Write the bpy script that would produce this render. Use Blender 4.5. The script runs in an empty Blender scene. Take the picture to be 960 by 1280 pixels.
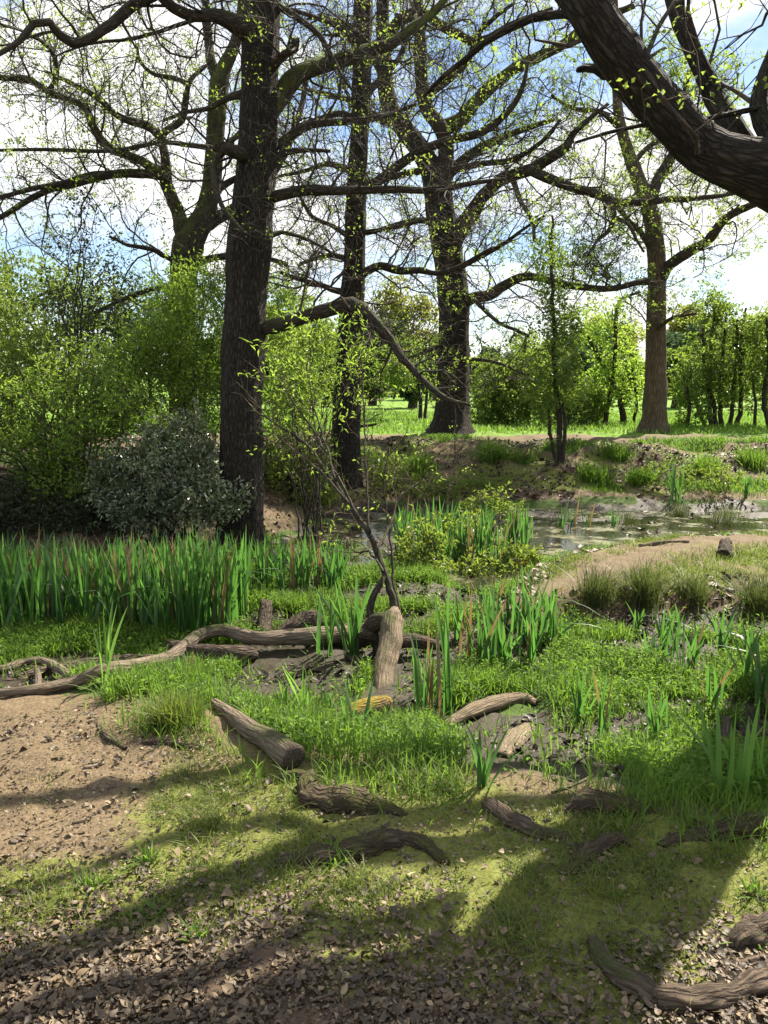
import bpy, math, random
import numpy as np
from math import radians as R

rng = np.random.default_rng(7)
rnd = random.Random(11)
sc = bpy.context.scene
col = sc.collection

# ------------------------------------------------------------------ camera
CAM_Z, PITCH, FOC = 1.6, 9.65, 1000.0
cd = bpy.data.cameras.new('camera'); cam = bpy.data.objects.new('camera', cd); col.objects.link(cam)
cd.sensor_fit = 'HORIZONTAL'; cd.sensor_width = 36; cd.lens = 36 * FOC / 960
cd.clip_start = 0.05; cd.clip_end = 3000
cam.location = (0, 0, CAM_Z); cam.rotation_euler = (R(90 - PITCH), 0, 0)
sc.camera = cam

# ------------------------------------------------------------------ sky, sun, exposure
SUN_AZ, SUN_EL = 40.0, 45.0          # azimuth to the right of straight ahead
w = bpy.data.worlds.new('World'); sc.world = w; w.use_nodes = True
nt = w.node_tree; nt.nodes.clear()
out = nt.nodes.new('ShaderNodeOutputWorld'); bg = nt.nodes.new('ShaderNodeBackground')
sky = nt.nodes.new('ShaderNodeTexSky'); sky.sky_type = 'NISHITA'; sky.sun_disc = False
sky.sun_elevation = R(SUN_EL); sky.sun_rotation = R(SUN_AZ); sky.air_density = 1.0; sky.dust_density = 0.2; sky.ozone_density = 3.0
tc = nt.nodes.new('ShaderNodeTexCoord'); mp = nt.nodes.new('ShaderNodeMapping')
mp.inputs['Scale'].default_value = (2.2, 2.2, 5.0); mp.inputs['Location'].default_value = (0.35, 0.1, 0.2)
nz = nt.nodes.new('ShaderNodeTexNoise'); nz.inputs['Scale'].default_value = 1.5
nz.inputs['Detail'].default_value = 8; nz.inputs['Roughness'].default_value = 0.55
rp = nt.nodes.new('ShaderNodeValToRGB')
rp.color_ramp.elements[0].position = 0.44; rp.color_ramp.elements[0].color = (0.12, 0.12, 0.12, 1)
rp.color_ramp.elements[1].position = 0.58; rp.color_ramp.elements[1].color = (1, 1, 1, 1)
mx = nt.nodes.new('ShaderNodeMix'); mx.data_type = 'RGBA'
mx.inputs['B'].default_value = (12.6, 12.5, 12.2, 1)
L = nt.links.new
L(tc.outputs['Generated'], mp.inputs['Vector']); L(mp.outputs['Vector'], nz.inputs['Vector'])
L(nz.outputs['Fac'], rp.inputs['Fac']); L(rp.outputs['Color'], mx.inputs['Factor'])
tn = nt.nodes.new('ShaderNodeMix'); tn.data_type = 'RGBA'; tn.blend_type = 'MULTIPLY'; tn.inputs['Factor'].default_value = 1.0; tn.inputs['B'].default_value = (1.55, 1.62, 1.68, 1)
L(sky.outputs['Color'], tn.inputs['A']); L(tn.outputs['Result'], mx.inputs['A']); L(mx.outputs['Result'], bg.inputs['Color'])
bg.inputs['Strength'].default_value = 0.04
L(bg.outputs['Background'], out.inputs['Surface'])
sd = bpy.data.lights.new('sun', 'SUN'); sun = bpy.data.objects.new('sun', sd); col.objects.link(sun)
sd.energy = 5.0; sd.angle = R(0.45); sd.color = (1.0, 0.92, 0.78)
sun.rotation_euler = (R(90 - SUN_EL), 0, R(180 - SUN_AZ) + math.pi)
SDIR = (math.sin(R(SUN_AZ)) * math.cos(R(SUN_EL)), math.cos(R(SUN_AZ)) * math.cos(R(SUN_EL)), math.sin(R(SUN_EL)))
from mathutils import Vector
sun.rotation_euler = Vector(SDIR).to_track_quat('Z', 'Y').to_euler()
sun.location = (20, 28, 40)
sc.view_settings.view_transform = 'Standard'; sc.view_settings.look = 'None'
sc.view_settings.gamma = 1; sc.view_settings.exposure = 1.46
sc.render.engine = 'CYCLES'
cy = sc.cycles
cy.max_bounces = 6; cy.diffuse_bounces = 3; cy.glossy_bounces = 2; cy.transmission_bounces = 4
cy.use_denoising = True
cy.sample_clamp_indirect = 4.0

# ------------------------------------------------------------------ noise, terrain
_lat = np.random.default_rng(3).random((256, 256))
def vnoise(x, y):
    xi = np.floor(x).astype(int); yi = np.floor(y).astype(int)
    fx = x - xi; fy = y - yi
    fx = fx * fx * (3 - 2 * fx); fy = fy * fy * (3 - 2 * fy)
    a = _lat[xi & 255, yi & 255]; b = _lat[(xi + 1) & 255, yi & 255]
    c = _lat[xi & 255, (yi + 1) & 255]; d = _lat[(xi + 1) & 255, (yi + 1) & 255]
    return (a * (1 - fx) + b * fx) * (1 - fy) + (c * (1 - fx) + d * fx) * fy
def fbm(x, y, o=4):
    s = 0; a = 0.5; t = 0
    for i in range(o):
        s = s + a * vnoise(x * 2 ** i + 17.3 * i, y * 2 ** i + 5.1 * i); t += a; a *= 0.5
    return s / t
def sst(a, b, x):
    t = np.clip((x - a) / (b - a), 0, 1); return t * t * (3 - 2 * t)

cp, sp = math.cos(R(PITCH)), math.sin(R(PITCH))
def ray(px, py):
    a = (px - 480) / FOC; b = (py - 640) / FOC
    return np.array([a, cp - b * sp, -sp - b * cp])
def P(px, py, Y):
    d = ray(px, py); t = Y / d[1]
    return np.array([0, 0, CAM_Z]) + d * t
def Z0(px, py, z=0.0):
    d = ray(px, py); t = (z - CAM_Z) / d[2]
    return d[0] * t, d[1] * t
def mpp(p):                    # metres per pixel at a point
    return (p[1] * cp - (p[2] - CAM_Z) * sp) / FOC

EDGE = sorted([Z0(*q) for q in [(-250, 880), (0, 885), (150, 895), (260, 915), (330, 962), (450, 985), (560, 985),
                                (640, 1000), (720, 1008), (850, 1025), (960, 1038), (1200, 1050)]])
EX = np.array([q[0] for q in EDGE]); EY = np.array([q[1] for q in EDGE])
PEN = np.array([Z0(*q) for q in [(640, 752), (690, 735), (760, 728), (850, 724), (960, 716), (1500, 700),
                                 (1500, 632), (1150, 640), (960, 652), (850, 660), (760, 666), (690, 682), (650, 712), (615, 735)]])
FX = np.array([-30, -5, -1.7, -1.35, -0.9, 0, 2, 8, 30]); FY = np.array([7.6, 8.0, 8.3, 9.3, 10.7, 11.6, 11.9, 12.1, 12.3])
def poly_sd(x, y, poly):
    d = np.full(np.shape(x), 1e9); ins = np.zeros(np.shape(x), bool)
    n = len(poly)
    for i in range(n):
        ax, ay = poly[i]; bx, by = poly[(i + 1) % n]
        ex, ey = bx - ax, by - ay
        t = np.clip(((x - ax) * ex + (y - ay) * ey) / (ex * ex + ey * ey + 1e-12), 0, 1)
        d = np.minimum(d, np.hypot(x - ax - t * ex, y - ay - t * ey))
        ins ^= ((ay > y) != (by > y)) & (x < ex * (y - ay) / (ey + 1e-12) + ax)
    return np.where(ins, -d, d)
WATER_Z = -0.35
def terrain(x, y, full=False):
    x = np.asarray(x, float); y = np.asarray(y, float)
    n1 = fbm(x * 0.9 + 40, y * 0.9 + 40, 3) - 0.5
    e = y - np.interp(x, EX, EY) - n1 * 0.3
    h = -0.27 * sst(0.0, 1.5, e)
    h = h + (fbm(x * 2.3 + 9, y * 2.3 + 3, 3) - 0.5) * (0.05 + 0.06 * sst(0.6, 1.6, e))
    ft = y - np.interp(x, FX, FY) - n1 * 0.8
    psd = poly_sd(x, y, PEN) + (fbm(x * 2 + 5, y * 2 + 70, 3) - 0.5) * 0.25
    # pond basin
    pond = sst(7.3, 8.1, y + 0.4 * n1 + 0.7 * sst(0.2, 1.0, x)) * sst(0.1, 0.5, psd) * (1 - sst(-0.5, 0.0, ft)) * sst(-1.6, -1.2, x)
    h = h - pond * (0.085 + 0.15 * sst(0.42, 0.58, fbm(x * 0.8 + 3, y * 1.1 + 8, 3)))
    h = np.maximum(h, -0.6)
    # peninsula
    pm = 1 - sst(-0.32, 0.34, psd)
    h = h * (1 - pm) + pm * (-0.07 + n1 * 0.07 + 0.04 * sst(0, -1.0, psd) - 0.06 * sst(2.2, 1.0, x))
    # far bank
    up = sst(0, 3.1, ft) * 0.62 + sst(0, 0.5, ft) * 0.07
    bump = (fbm(x * 0.7, y * 0.7, 4) - 0.5) * 0.28 * sst(0.2, 2, ft) * (1 - sst(16.5, 20, y))
    h = h + up + bump - 0.1 * sst(17, 26, y)
    h = h + 1.6 * sst(60, 220, y) * (fbm(x * 0.02, y * 0.02, 2) - 0.3)
    if full: return h, e, ft, psd, pond, n1
    return h
_T = np.concatenate([np.arange(0.8, 14, 0.01), np.arange(14, 60, 0.05)])
def G(px, py, lift=0.0):
    d = ray(px, py)
    X, Y, Z = d[0] * _T, d[1] * _T, CAM_Z + d[2] * _T
    k = np.nonzero(Z < terrain(X, Y) + lift)[0]
    i = k[0] if len(k) else len(_T) - 1
    return np.array([X[i], Y[i], Z[i]])
def gz(x, y): return float(terrain(np.array([x]), np.array([y]))[0])

# ------------------------------------------------------------------ mesh helpers
class MB:
    def __init__(s): s.v = []; s.f = []; s.t = []; s.c = []; s.n = 0
    def add(s, V, F, tint=0.5, bco=None):
        V = np.asarray(V, np.float32).reshape(-1, 3); F = np.asarray(F, np.int64)
        s.v.append(V); s.f.append(F + s.n); s.n += len(V); s.c.append(bco)
        s.t.append(np.full(len(V), tint, np.float32) if np.isscalar(tint) else np.asarray(tint, np.float32))
    def build(s, name, mat, parent=None, smooth=True, origin=None, attrs=None):
        me = bpy.data.meshes.new(name)
        V = np.concatenate(s.v) if s.v else np.zeros((0, 3), np.float32)
        if origin is not None: V = V - np.asarray(origin, np.float32)
        me.vertices.add(len(V)); me.vertices.foreach_set('co', V.ravel())
        tot = sum(f.size for f in s.f); npoly = sum(len(f) for f in s.f)
        me.loops.add(tot); me.polygons.add(npoly)
        me.loops.foreach_set('vertex_index', np.concatenate([f.ravel() for f in s.f]).astype(np.int32))
        lt = np.concatenate([np.full(len(f), f.shape[1], np.int32) for f in s.f])
        ls = np.concatenate([[0], np.cumsum(lt)[:-1]]).astype(np.int32)
        me.polygons.foreach_set('loop_start', ls)
        try: me.polygons.foreach_set('loop_total', lt)
        except Exception: pass
        me.polygons.foreach_set('use_smooth', np.full(npoly, smooth))
        at = me.attributes.new('tint', 'FLOAT', 'POINT'); at.data.foreach_set('value', np.concatenate(s.t))
        if any(c is not None for c in s.c):
            at = me.attributes.new('bco', 'FLOAT_VECTOR', 'POINT')
            at.data.foreach_set('vector', np.concatenate([np.zeros((len(v), 3), np.float32) if c is None else np.asarray(c, np.float32) for v, c in zip(s.v, s.c)]).ravel())
        for k, a in (attrs or {}).items():
            at = me.attributes.new(k, 'FLOAT', 'POINT'); at.data.foreach_set('value', np.asarray(a, np.float32).ravel())
        me.update(calc_edges=True); me.validate()
        me.materials.append(mat)
        o = bpy.data.objects.new(name, me); col.objects.link(o)
        if origin is not None and parent is None: o.location = origin
        if parent is not None: o.parent = parent
        return o

def resample(pts, rad, step):
    pts = np.asarray(pts, float); rad = np.asarray(rad, float); n = len(pts)
    if n == 1: return pts, rad
    ext = np.vstack([2 * pts[0] - pts[1], pts, 2 * pts[-1] - pts[-2]])
    op, orr = [], []
    for i in range(n - 1):
        p0, p1, p2, p3 = ext[i:i + 4]
        m = max(1, int(round(np.linalg.norm(p2 - p1) / step)))
        t = (np.arange(m) / m)[:, None]
        op.append(0.5 * (2 * p1 + (p2 - p0) * t + (2 * p0 - 5 * p1 + 4 * p2 - p3) * t ** 2 + (3 * p1 - p0 - 3 * p2 + p3) * t ** 3))
        orr.append(rad[i] + (rad[i + 1] - rad[i]) * t[:, 0])
    op.append(pts[-1:]); orr.append(rad[-1:])
    return np.vstack(op), np.concatenate(orr)

def tube(mb, pts, rad, sides=6, rough=0.0, cap=True, tint=0.5, seed=0.0, ridges=0, flat=None, freq=6.0, lobes=0.0):
    pts = np.asarray(pts, float); rad = np.asarray(rad, float); n = len(pts)
    tg = np.empty_like(pts); tg[1:-1] = pts[2:] - pts[:-2]; tg[0] = pts[1] - pts[0]; tg[-1] = pts[-1] - pts[-2]
    tg /= np.linalg.norm(tg, axis=1)[:, None] + 1e-9
    a = np.array([0.31, 0.95, 0.05]) if abs(tg[0][2]) > 0.8 else np.array([0, 0, 1.0])
    N = np.empty_like(pts); u = a - tg[0] * a.dot(tg[0]); u /= np.linalg.norm(u)
    for i in range(n):
        u = u - tg[i] * u.dot(tg[i]); u /= np.linalg.norm(u) + 1e-9; N[i] = u
    B = np.cross(tg, N)
    th = np.arange(sides) * 2 * math.pi / sides
    c, s_ = np.cos(th), np.sin(th)
    rr = np.repeat(rad[:, None], sides, 1)
    if rough > 0:
        seg = np.concatenate([[0], np.cumsum(np.linalg.norm(np.diff(pts, axis=0), axis=1))])[:, None]
        q = fbm(c[None] * 1.1 + seg * freq + seed * 7.7 + 20, s_[None] * 1.1 + seg * freq * 0.6 + seed * 3.1 + 50, 4)
        rr = rr * (1 + rough * (q - 0.5) * 2)
        if ridges:
            if lobes: rr = rr * (1 + lobes * np.exp(-seg / 0.33) * (0.55 + 0.45 * np.cos(th[None] * 5 + seed)))
            rr = rr * (1 + 0.035 * np.sin(th[None] * ridges + 3 * (fbm(seg * 1.7 + seed + th[None] * 0, th[None] * 0 + seed, 2))))
    V = pts[:, None] + N[:, None] * (rr * c[None])[..., None] + B[:, None] * (rr * s_[None])[..., None]
    if rough > 0.11 and n > 4 and cap:
        jz = rng.uniform(0, 1, (2, sides, 1)) * rad[[0, -1]][:, None, None] * 0.9
        V[0] -= tg[0] * jz[0]; V[-1] += tg[-1] * jz[1]
    if flat is not None: V[..., 2] = pts[:, None, 2] + (V[..., 2] - pts[:, None, 2]) * flat
    i = np.arange(n - 1)[:, None] * sides; j = np.arange(sides)[None]; k = (j + 1) % sides
    F = np.stack([i + j, i + k, i + sides + k, i + sides + j], -1).reshape(-1, 4)
    sg_ = np.concatenate([[0], np.cumsum(np.linalg.norm(np.diff(pts, axis=0), axis=1))])[:, None] + rnd.uniform(0, 40)
    bc = np.stack([rad[:, None] * c[None], rad[:, None] * s_[None], sg_ + 0 * c[None]], -1).reshape(-1, 3)
    b0 = mb.n; mb.add(V.reshape(-1, 3), F, tint, bc)
    if cap:
        cv = np.vstack([pts[:1], pts[-1:]]); m = n * sides
        j = np.arange(sides); k = (j + 1) % sides
        c0 = mb.n; mb.add(cv, np.zeros((0, 3), int), tint, np.array([[0, 0, sg_[0, 0]], [0, 0, sg_[-1, 0]]]))
        mb.f.append(np.stack([b0 + k, b0 + j, np.full(sides, c0)], -1))
        mb.f.append(np.stack([b0 + m - sides + j, b0 + m - sides + k, np.full(sides, c0 + 1)], -1))

def nrm(v): return v / (np.linalg.norm(v, axis=-1, keepdims=True) + 1e-9)
def leaves(mb, pos, d, ln, wd, fold=0.25, tint=None, up=0.6):
    """rhombic leaves: pos (N,3), direction d, two triangles folded along the midrib"""
    N = len(pos)
    if N == 0: return
    pos = np.asarray(pos, float); d = nrm(np.asarray(d, float))
    nn = nrm(rng.normal(size=(N, 3)) * (1 - up) + np.array([0, 0, up]))
    side = nrm(np.cross(d, nn)); nn = np.cross(side, d)
    ln = np.broadcast_to(ln, N)[:, None] * rng.uniform(0.6, 1.25, (N, 1)); wd = np.broadcast_to(wd, N)[:, None] * rng.uniform(0.7, 1.2, (N, 1))
    mid = pos + d * ln * 0.45
    tip = pos + d * ln - nn * ln * rng.uniform(0, 0.25, (N, 1))
    V = np.stack([pos, mid + side * wd * 0.5 + nn * wd * fold, tip, mid - side * wd * 0.5 + nn * wd * fold], 1)
    b = np.arange(N)[:, None] * 4
    F = np.concatenate([b + np.array([[0, 1, 2]]), b + np.array([[0, 2, 3]])])
    t = rng.random(N) if tint is None else np.clip(np.broadcast_to(tint, N) + rng.normal(0, 0.12, N), 0, 1)
    mb.add(V.reshape(-1, 3), F, np.repeat(t, 4))

def blades(mb, pos, h, wd, lean=0.35, tint=None, az=None, curl=0.5):
    """grass blades as bent tapered strips (quad + quad + tri)"""
    N = len(pos)
    if N == 0: return
    pos = np.asarray(pos, float)
    az = rng.uniform(0, 2 * math.pi, N) if az is None else az
    h = np.broadcast_to(h, N); wd = np.broadcast_to(wd, N)
    ln = np.abs(rng.normal(0, lean, N)) + 0.05
    dx = np.stack([np.cos(az), np.sin(az), np.zeros(N)], 1); sx = np.stack([-np.sin(az), np.cos(az), np.zeros(N)], 1)
    tw = rng.uniform(-1, 1, N)[:, None]; sx = nrm(sx + dx * tw)
    up = np.array([0, 0, 1.0])
    def at(t): return pos + dx * (h * ln * (t * (1 - curl) + curl * t * t * 1.6))[:, None] + up * (h * (t - curl * 0.35 * np.minimum(ln, 1.2) * t * t))[:, None]
    w2 = (wd / 2)[:, None]
    m1, m2 = at(0.4), at(0.75)
    V = np.stack([pos - sx * w2 * 0.8, pos + sx * w2 * 0.8, m1 - sx * w2, m1 + sx * w2, m2 - sx * w2 * 0.7, m2 + sx * w2 * 0.7, at(1.0)], 1)
    b = np.arange(N)[:, None] * 7
    t = rng.random(N) if tint is None else np.clip(np.broadcast_to(tint, N) + rng.normal(0, 0.15, N), 0, 1)
    c0 = mb.n
    mb.add(V.reshape(-1, 3), np.concatenate([b + np.array([[0, 1, 3, 2]]), b + np.array([[2, 3, 5, 4]])]), np.repeat(t, 7))
    mb.f.append(c0 + b + np.array([[4, 5, 6]]))

def tag(o, label=None, cat=None, group=None, kind=None):
    if label: o['label'] = label
    if cat: o['category'] = cat
    if group: o['group'] = group
    if kind: o['kind'] = kind
    return o
def empty(name, loc, label, cat, group=None):
    o = bpy.data.objects.new(name, None); col.objects.link(o); o.location = [float(c) for c in loc]
    o.empty_display_size = 0.2
    return tag(o, label, cat, group)

# ------------------------------------------------------------------ materials
def new_mat(name):
    m = bpy.data.materials.new(name); m.use_nodes = True
    t = m.node_tree; b = t.nodes['Principled BSDF']; return m, t, b
def node(t, typ, **kw):
    n = t.nodes.new(typ)
    for k, v in kw.items():
        if k in n.inputs: n.inputs[k].default_value = v
        else: setattr(n, k, v)
    return n
def noise(t, scale, detail=5, rough=0.6, coord='Object', stretch=None, dist=0.0):
    c = node(t, 'ShaderNodeTexCoord'); n = node(t, 'ShaderNodeTexNoise', Scale=scale, Detail=detail, Roughness=rough, Distortion=dist)
    if stretch:
        mp = node(t, 'ShaderNodeMapping'); mp.inputs['Scale'].default_value = stretch
        t.links.new(c.outputs[coord], mp.inputs['Vector']); t.links.new(mp.outputs['Vector'], n.inputs['Vector'])
    else: t.links.new(c.outputs[coord], n.inputs['Vector'])
    return n.outputs['Fac']
def ramp(t, src, stops):
    r = node(t, 'ShaderNodeValToRGB'); e = r.color_ramp.elements
    while len(e) < len(stops): e.new(0.5)
    for i, (p, c) in enumerate(stops):
        e[i].position = p; e[i].color = (*c, 1) if len(c) == 3 else c
    t.links.new(src, r.inputs['Fac']); return r.outputs['Color']
def mixc(t, fac, a, b, blend='MIX'):
    m = node(t, 'ShaderNodeMix', data_type='RGBA', blend_type=blend)
    for s, v in (('Factor', fac), ('A', a), ('B', b)):
        if hasattr(v, 'is_linked') or hasattr(v, 'links'): t.links.new(v, m.inputs[s])
        else: m.inputs[s].default_value = v if s == 'Factor' else (*v, 1)
    return m.outputs['Result']
def math_(t, op, a, b=0.0, c=None, clamp=False):
    m = node(t, 'ShaderNodeMath', operation=op, use_clamp=clamp)
    for i, v in enumerate((a, b) if c is None else (a, b, c)):
        if hasattr(v, 'links'): t.links.new(v, m.inputs[i])
        else: m.inputs[i].default_value = v
    return m.outputs[0]
def bump(t, b, src, dist, strength=1.0, prev=None):
    n = node(t, 'ShaderNodeBump', Strength=strength, Distance=dist); t.links.new(src, n.inputs['Height'])
    if prev is not None: t.links.new(prev, n.inputs['Normal'])
    t.links.new(n.outputs['Normal'], b.inputs['Normal']); return n.outputs['Normal']
def attr(t, name):
    a = node(t, 'ShaderNodeAttribute', attribute_name=name); return a.outputs['Fac']

def bark(name, dark, light, moss=(0.07, 0.085, 0.02), moss_amt=0.3, fine=40, along=0.16, bd=0.02, rough=0.9, crack=0.7):
    m, t, b = new_mat(name)
    co = node(t, 'ShaderNodeAttribute', attribute_name='bco').outputs['Vector']
    def coords(k, z):
        mp = node(t, 'ShaderNodeMapping'); mp.inputs['Scale'].default_value = (k, k, k * z); t.links.new(co, mp.inputs['Vector']); return mp.outputs['Vector']
    def nse(k, z, det=6, ro=0.65, di=0.0):
        n = node(t, 'ShaderNodeTexNoise', Scale=1.0, Detail=det, Roughness=ro, Distortion=di); t.links.new(coords(k, z), n.inputs['Vector']); return n.outputs['Fac']
    n1 = nse(fine, along, 6, 0.65, 0.5); n2 = nse(fine * 0.3, 0.5, 4, 0.6)
    v = node(t, 'ShaderNodeTexVoronoi', Scale=1.0, feature='DISTANCE_TO_EDGE'); ad = node(t, 'ShaderNodeVectorMath', operation='ADD')
    nv = node(t, 'ShaderNodeTexNoise', Scale=1.0, Detail=3); t.links.new(coords(fine * 0.8, along * 2), nv.inputs['Vector'])
    t.links.new(coords(fine * 0.9, along), ad.inputs[0]); t.links.new(nv.outputs['Color'], ad.inputs[1]); t.links.new(ad.outputs[0], v.inputs['Vector'])
    fur = math_(t, 'MULTIPLY', v.outputs['Distance'], 3.0, clamp=True)
    hgt = math_(t, 'ADD', math_(t, 'MULTIPLY', fur, 0.6), math_(t, 'ADD', n1, math_(t, 'MULTIPLY', n2, 0.6)))
    base = ramp(t, math_(t, 'ADD', math_(t, 'MULTIPLY', n1, 0.65), math_(t, 'MULTIPLY', n2, 0.35)), [(0.32, dark), (0.66, light)])
    base = mixc(t, math_(t, 'MULTIPLY', math_(t, 'SUBTRACT', 1.0, fur), crack), base, tuple(x * 0.4 for x in dark))
    if moss_amt > 0:
        mn = noise(t, 2.3, 7, 0.72)
        g = node(t, 'ShaderNodeNewGeometry'); sx = node(t, 'ShaderNodeSeparateXYZ'); t.links.new(g.outputs['Normal'], sx.inputs[0])
        f = math_(t, 'ADD', mn, math_(t, 'MULTIPLY', sx.outputs['Z'], 0.16))
        lo = 0.78 - 0.45 * moss_amt
        mf = node(t, 'ShaderNodeMapRange', **{'From Min': lo, 'From Max': lo + 0.14}); t.links.new(f, mf.inputs['Value'])
        base = mixc(t, mf.outputs['Result'], base, mixc(t, noise(t, 60, 4), tuple(x * 0.5 for x in moss), moss))
        hgt = math_(t, 'ADD', hgt, math_(t, 'MULTIPLY', noise(t, 60, 4), 0.4))
    t.links.new(base, b.inputs['Base Color']); b.inputs['Roughness'].default_value = rough
    b.inputs['Specular IOR Level'].default_value = 0.25
    bump(t, b, hgt, bd)
    return m
def leafm(name, c1, c2, trans, tw=0.45, rough=0.5, spec=0.4):
    m, t, b = new_mat(name)
    f0 = attr(t, 'tint'); f = math_(t, 'MINIMUM', f0, 1.0); dry = math_(t, 'SUBTRACT', f0, 1.0, clamp=True); base = mixc(t, dry, mixc(t, f, c1, c2), (0.24, 0.17, 0.08))
    t.links.new(base, b.inputs['Base Color']); b.inputs['Roughness'].default_value = rough
    b.inputs['Specular IOR Level'].default_value = spec
    tr = node(t, 'ShaderNodeBsdfTranslucent'); t.links.new(mixc(t, dry, mixc(t, f, tuple(x * 0.75 for x in trans), trans), (0.25, 0.17, 0.07)), tr.inputs['Color'])
    ms = node(t, 'ShaderNodeMixShader', Fac=tw)
    t.links.new(b.outputs[0], ms.inputs[1]); t.links.new(tr.outputs[0], ms.inputs[2])
    t.links.new(ms.outputs[0], t.nodes['Material Output'].inputs['Surface'])
    return m

M = {}
M['bark_oak'] = bark('oak bark', (0.024, 0.019, 0.014), (0.098, 0.08, 0.06), moss_amt=0.34, fine=42, along=0.24, bd=0.03, crack=0.85)
M['bark_limb'] = bark('oak limb bark', (0.035, 0.028, 0.021), (0.115, 0.092, 0.068), moss_amt=0.45, fine=45, along=0.2, bd=0.012)
M['bark_mossy'] = bark('mossy limb bark', (0.04, 0.035, 0.024), (0.11, 0.09, 0.062), moss=(0.11, 0.13, 0.025), moss_amt=0.75, fine=45, along=0.2, bd=0.015)
M['twig'] = bark('twig bark', (0.05, 0.04, 0.03), (0.12, 0.098, 0.075), moss_amt=0.2, fine=60, along=0.2, bd=0.002)
M['bark_ash'] = bark('brown bark', (0.085, 0.062, 0.04), (0.21, 0.155, 0.10), moss_amt=0.25, fine=30, along=0.15, bd=0.02)
M['log'] = bark('weathered log', (0.10, 0.074, 0.05), (0.30, 0.235, 0.17), moss_amt=0.3, fine=55, along=0.09, bd=0.012, crack=0.5)
M['log_dark'] = bark('rough log bark', (0.05, 0.036, 0.026), (0.19, 0.14, 0.098), moss_amt=0.28, fine=60, along=0.25, bd=0.02)
M['log_pale'] = bark('bare dead wood', (0.12, 0.085, 0.055), (0.34, 0.265, 0.175), moss_amt=0.22, fine=70, along=0.05, bd=0.012, crack=0.45)
M['root'] = bark('mossy root', (0.045, 0.032, 0.021), (0.17, 0.12, 0.08), moss=(0.085, 0.085, 0.02), moss_amt=0.5, fine=60, along=0.2, bd=0.02)
M['root_bare'] = bark('bare root', (0.06, 0.043, 0.03), (0.2, 0.145, 0.098), moss_amt=0.34, fine=60, along=0.14, bd=0.016)
M['ochre'] = bark('ochre moss log', (0.10, 0.07, 0.03), (0.25, 0.17, 0.07), moss=(0.30, 0.22, 0.03), moss_amt=0.7, fine=60, along=0.2, bd=0.015)
M['cut'] = bark('sawn end grain', (0.05, 0.038, 0.028), (0.16, 0.12, 0.085), moss_amt=0, fine=90, along=1.0, bd=0.006)
M['leaf_oak'] = leafm('young oak leaf', (0.07, 0.11, 0.02), (0.125, 0.165, 0.03), (0.40, 0.55, 0.08), 0.52)
M['leaf_yel'] = leafm('bright young leaf', (0.14, 0.16, 0.02), (0.24, 0.23, 0.03), (0.68, 0.68, 0.08), 0.6)
M['leaf_willow'] = leafm('willow leaf', (0.07, 0.12, 0.018), (0.14, 0.21, 0.03), (0.45, 0.66, 0.08), 0.5, 0.45)
M['leaf_mid'] = leafm('hawthorn leaf', (0.035, 0.07, 0.014), (0.10, 0.15, 0.025), (0.32, 0.46, 0.06), 0.45, 0.4)
M['leaf_dark'] = leafm('dark shrub leaf', (0.022, 0.034, 0.014), (0.05, 0.062, 0.024), (0.10, 0.14, 0.03), 0.25, 0.4)
M['leaf_holly'] = leafm('glossy holly leaf', (0.07, 0.095, 0.032), (0.19, 0.215, 0.115), (0.14, 0.22, 0.05), 0.12, 0.36, 1.0)  # sky sheen of the waxy leaves is partly put into the paler base colour
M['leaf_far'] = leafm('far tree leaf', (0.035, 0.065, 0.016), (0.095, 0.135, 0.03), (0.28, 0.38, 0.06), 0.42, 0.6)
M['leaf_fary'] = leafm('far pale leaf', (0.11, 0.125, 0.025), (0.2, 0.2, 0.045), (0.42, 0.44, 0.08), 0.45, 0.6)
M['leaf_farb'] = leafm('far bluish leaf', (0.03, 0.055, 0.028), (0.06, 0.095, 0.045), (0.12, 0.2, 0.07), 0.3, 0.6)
M['leaf_bram'] = leafm('bramble leaf', (0.055, 0.1, 0.016), (0.14, 0.18, 0.03), (0.34, 0.46, 0.06), 0.45, 0.45)
M['leaf_gold'] = leafm('yellowing leaf', (0.2, 0.17, 0.02), (0.36, 0.28, 0.03), (0.6, 0.5, 0.05), 0.45, 0.5)
M['iris'] = leafm('iris leaf', (0.026, 0.072, 0.022), (0.085, 0.15, 0.045), (0.15, 0.37, 0.055), 0.4, 0.42, 0.5)
M['iris_lite'] = leafm('pale iris leaf', (0.06, 0.13, 0.03), (0.1, 0.19, 0.04), (0.26, 0.5, 0.07), 0.45, 0.42, 0.5)
M['rush'] = leafm('rush stem', (0.03, 0.05, 0.014), (0.12, 0.115, 0.03), (0.16, 0.22, 0.05), 0.3, 0.5)
M['grass'] = leafm('marsh grass', (0.045, 0.095, 0.014), (0.12, 0.18, 0.025), (0.26, 0.46, 0.05), 0.42, 0.6, 0.25)
M['cover'] = leafm('marsh herb', (0.05, 0.11, 0.016), (0.13, 0.2, 0.03), (0.28, 0.48, 0.06), 0.4, 0.55, 0.25)
M['moss_grass'] = leafm('short mossy grass', (0.05, 0.085, 0.013), (0.17, 0.19, 0.035), (0.27, 0.37, 0.05), 0.35, 0.6)
m, t, b = new_mat('dead leaf')
r = ramp(t, attr(t, 'tint'), [(0.0, (0.035, 0.024, 0.013)), (0.4, (0.115, 0.078, 0.042)), (0.75, (0.26, 0.185, 0.10)), (1.0, (0.48, 0.37, 0.23))])
t.links.new(r, b.inputs['Base Color']); b.inputs['Roughness'].default_value = 0.6; M['litter'] = m
m, t, b = new_mat('wet dead leaf')
r = ramp(t, attr(t, 'tint'), [(0.0, (0.02, 0.015, 0.011)), (0.7, (0.06, 0.044, 0.03)), (1.0, (0.13, 0.095, 0.06))])
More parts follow.
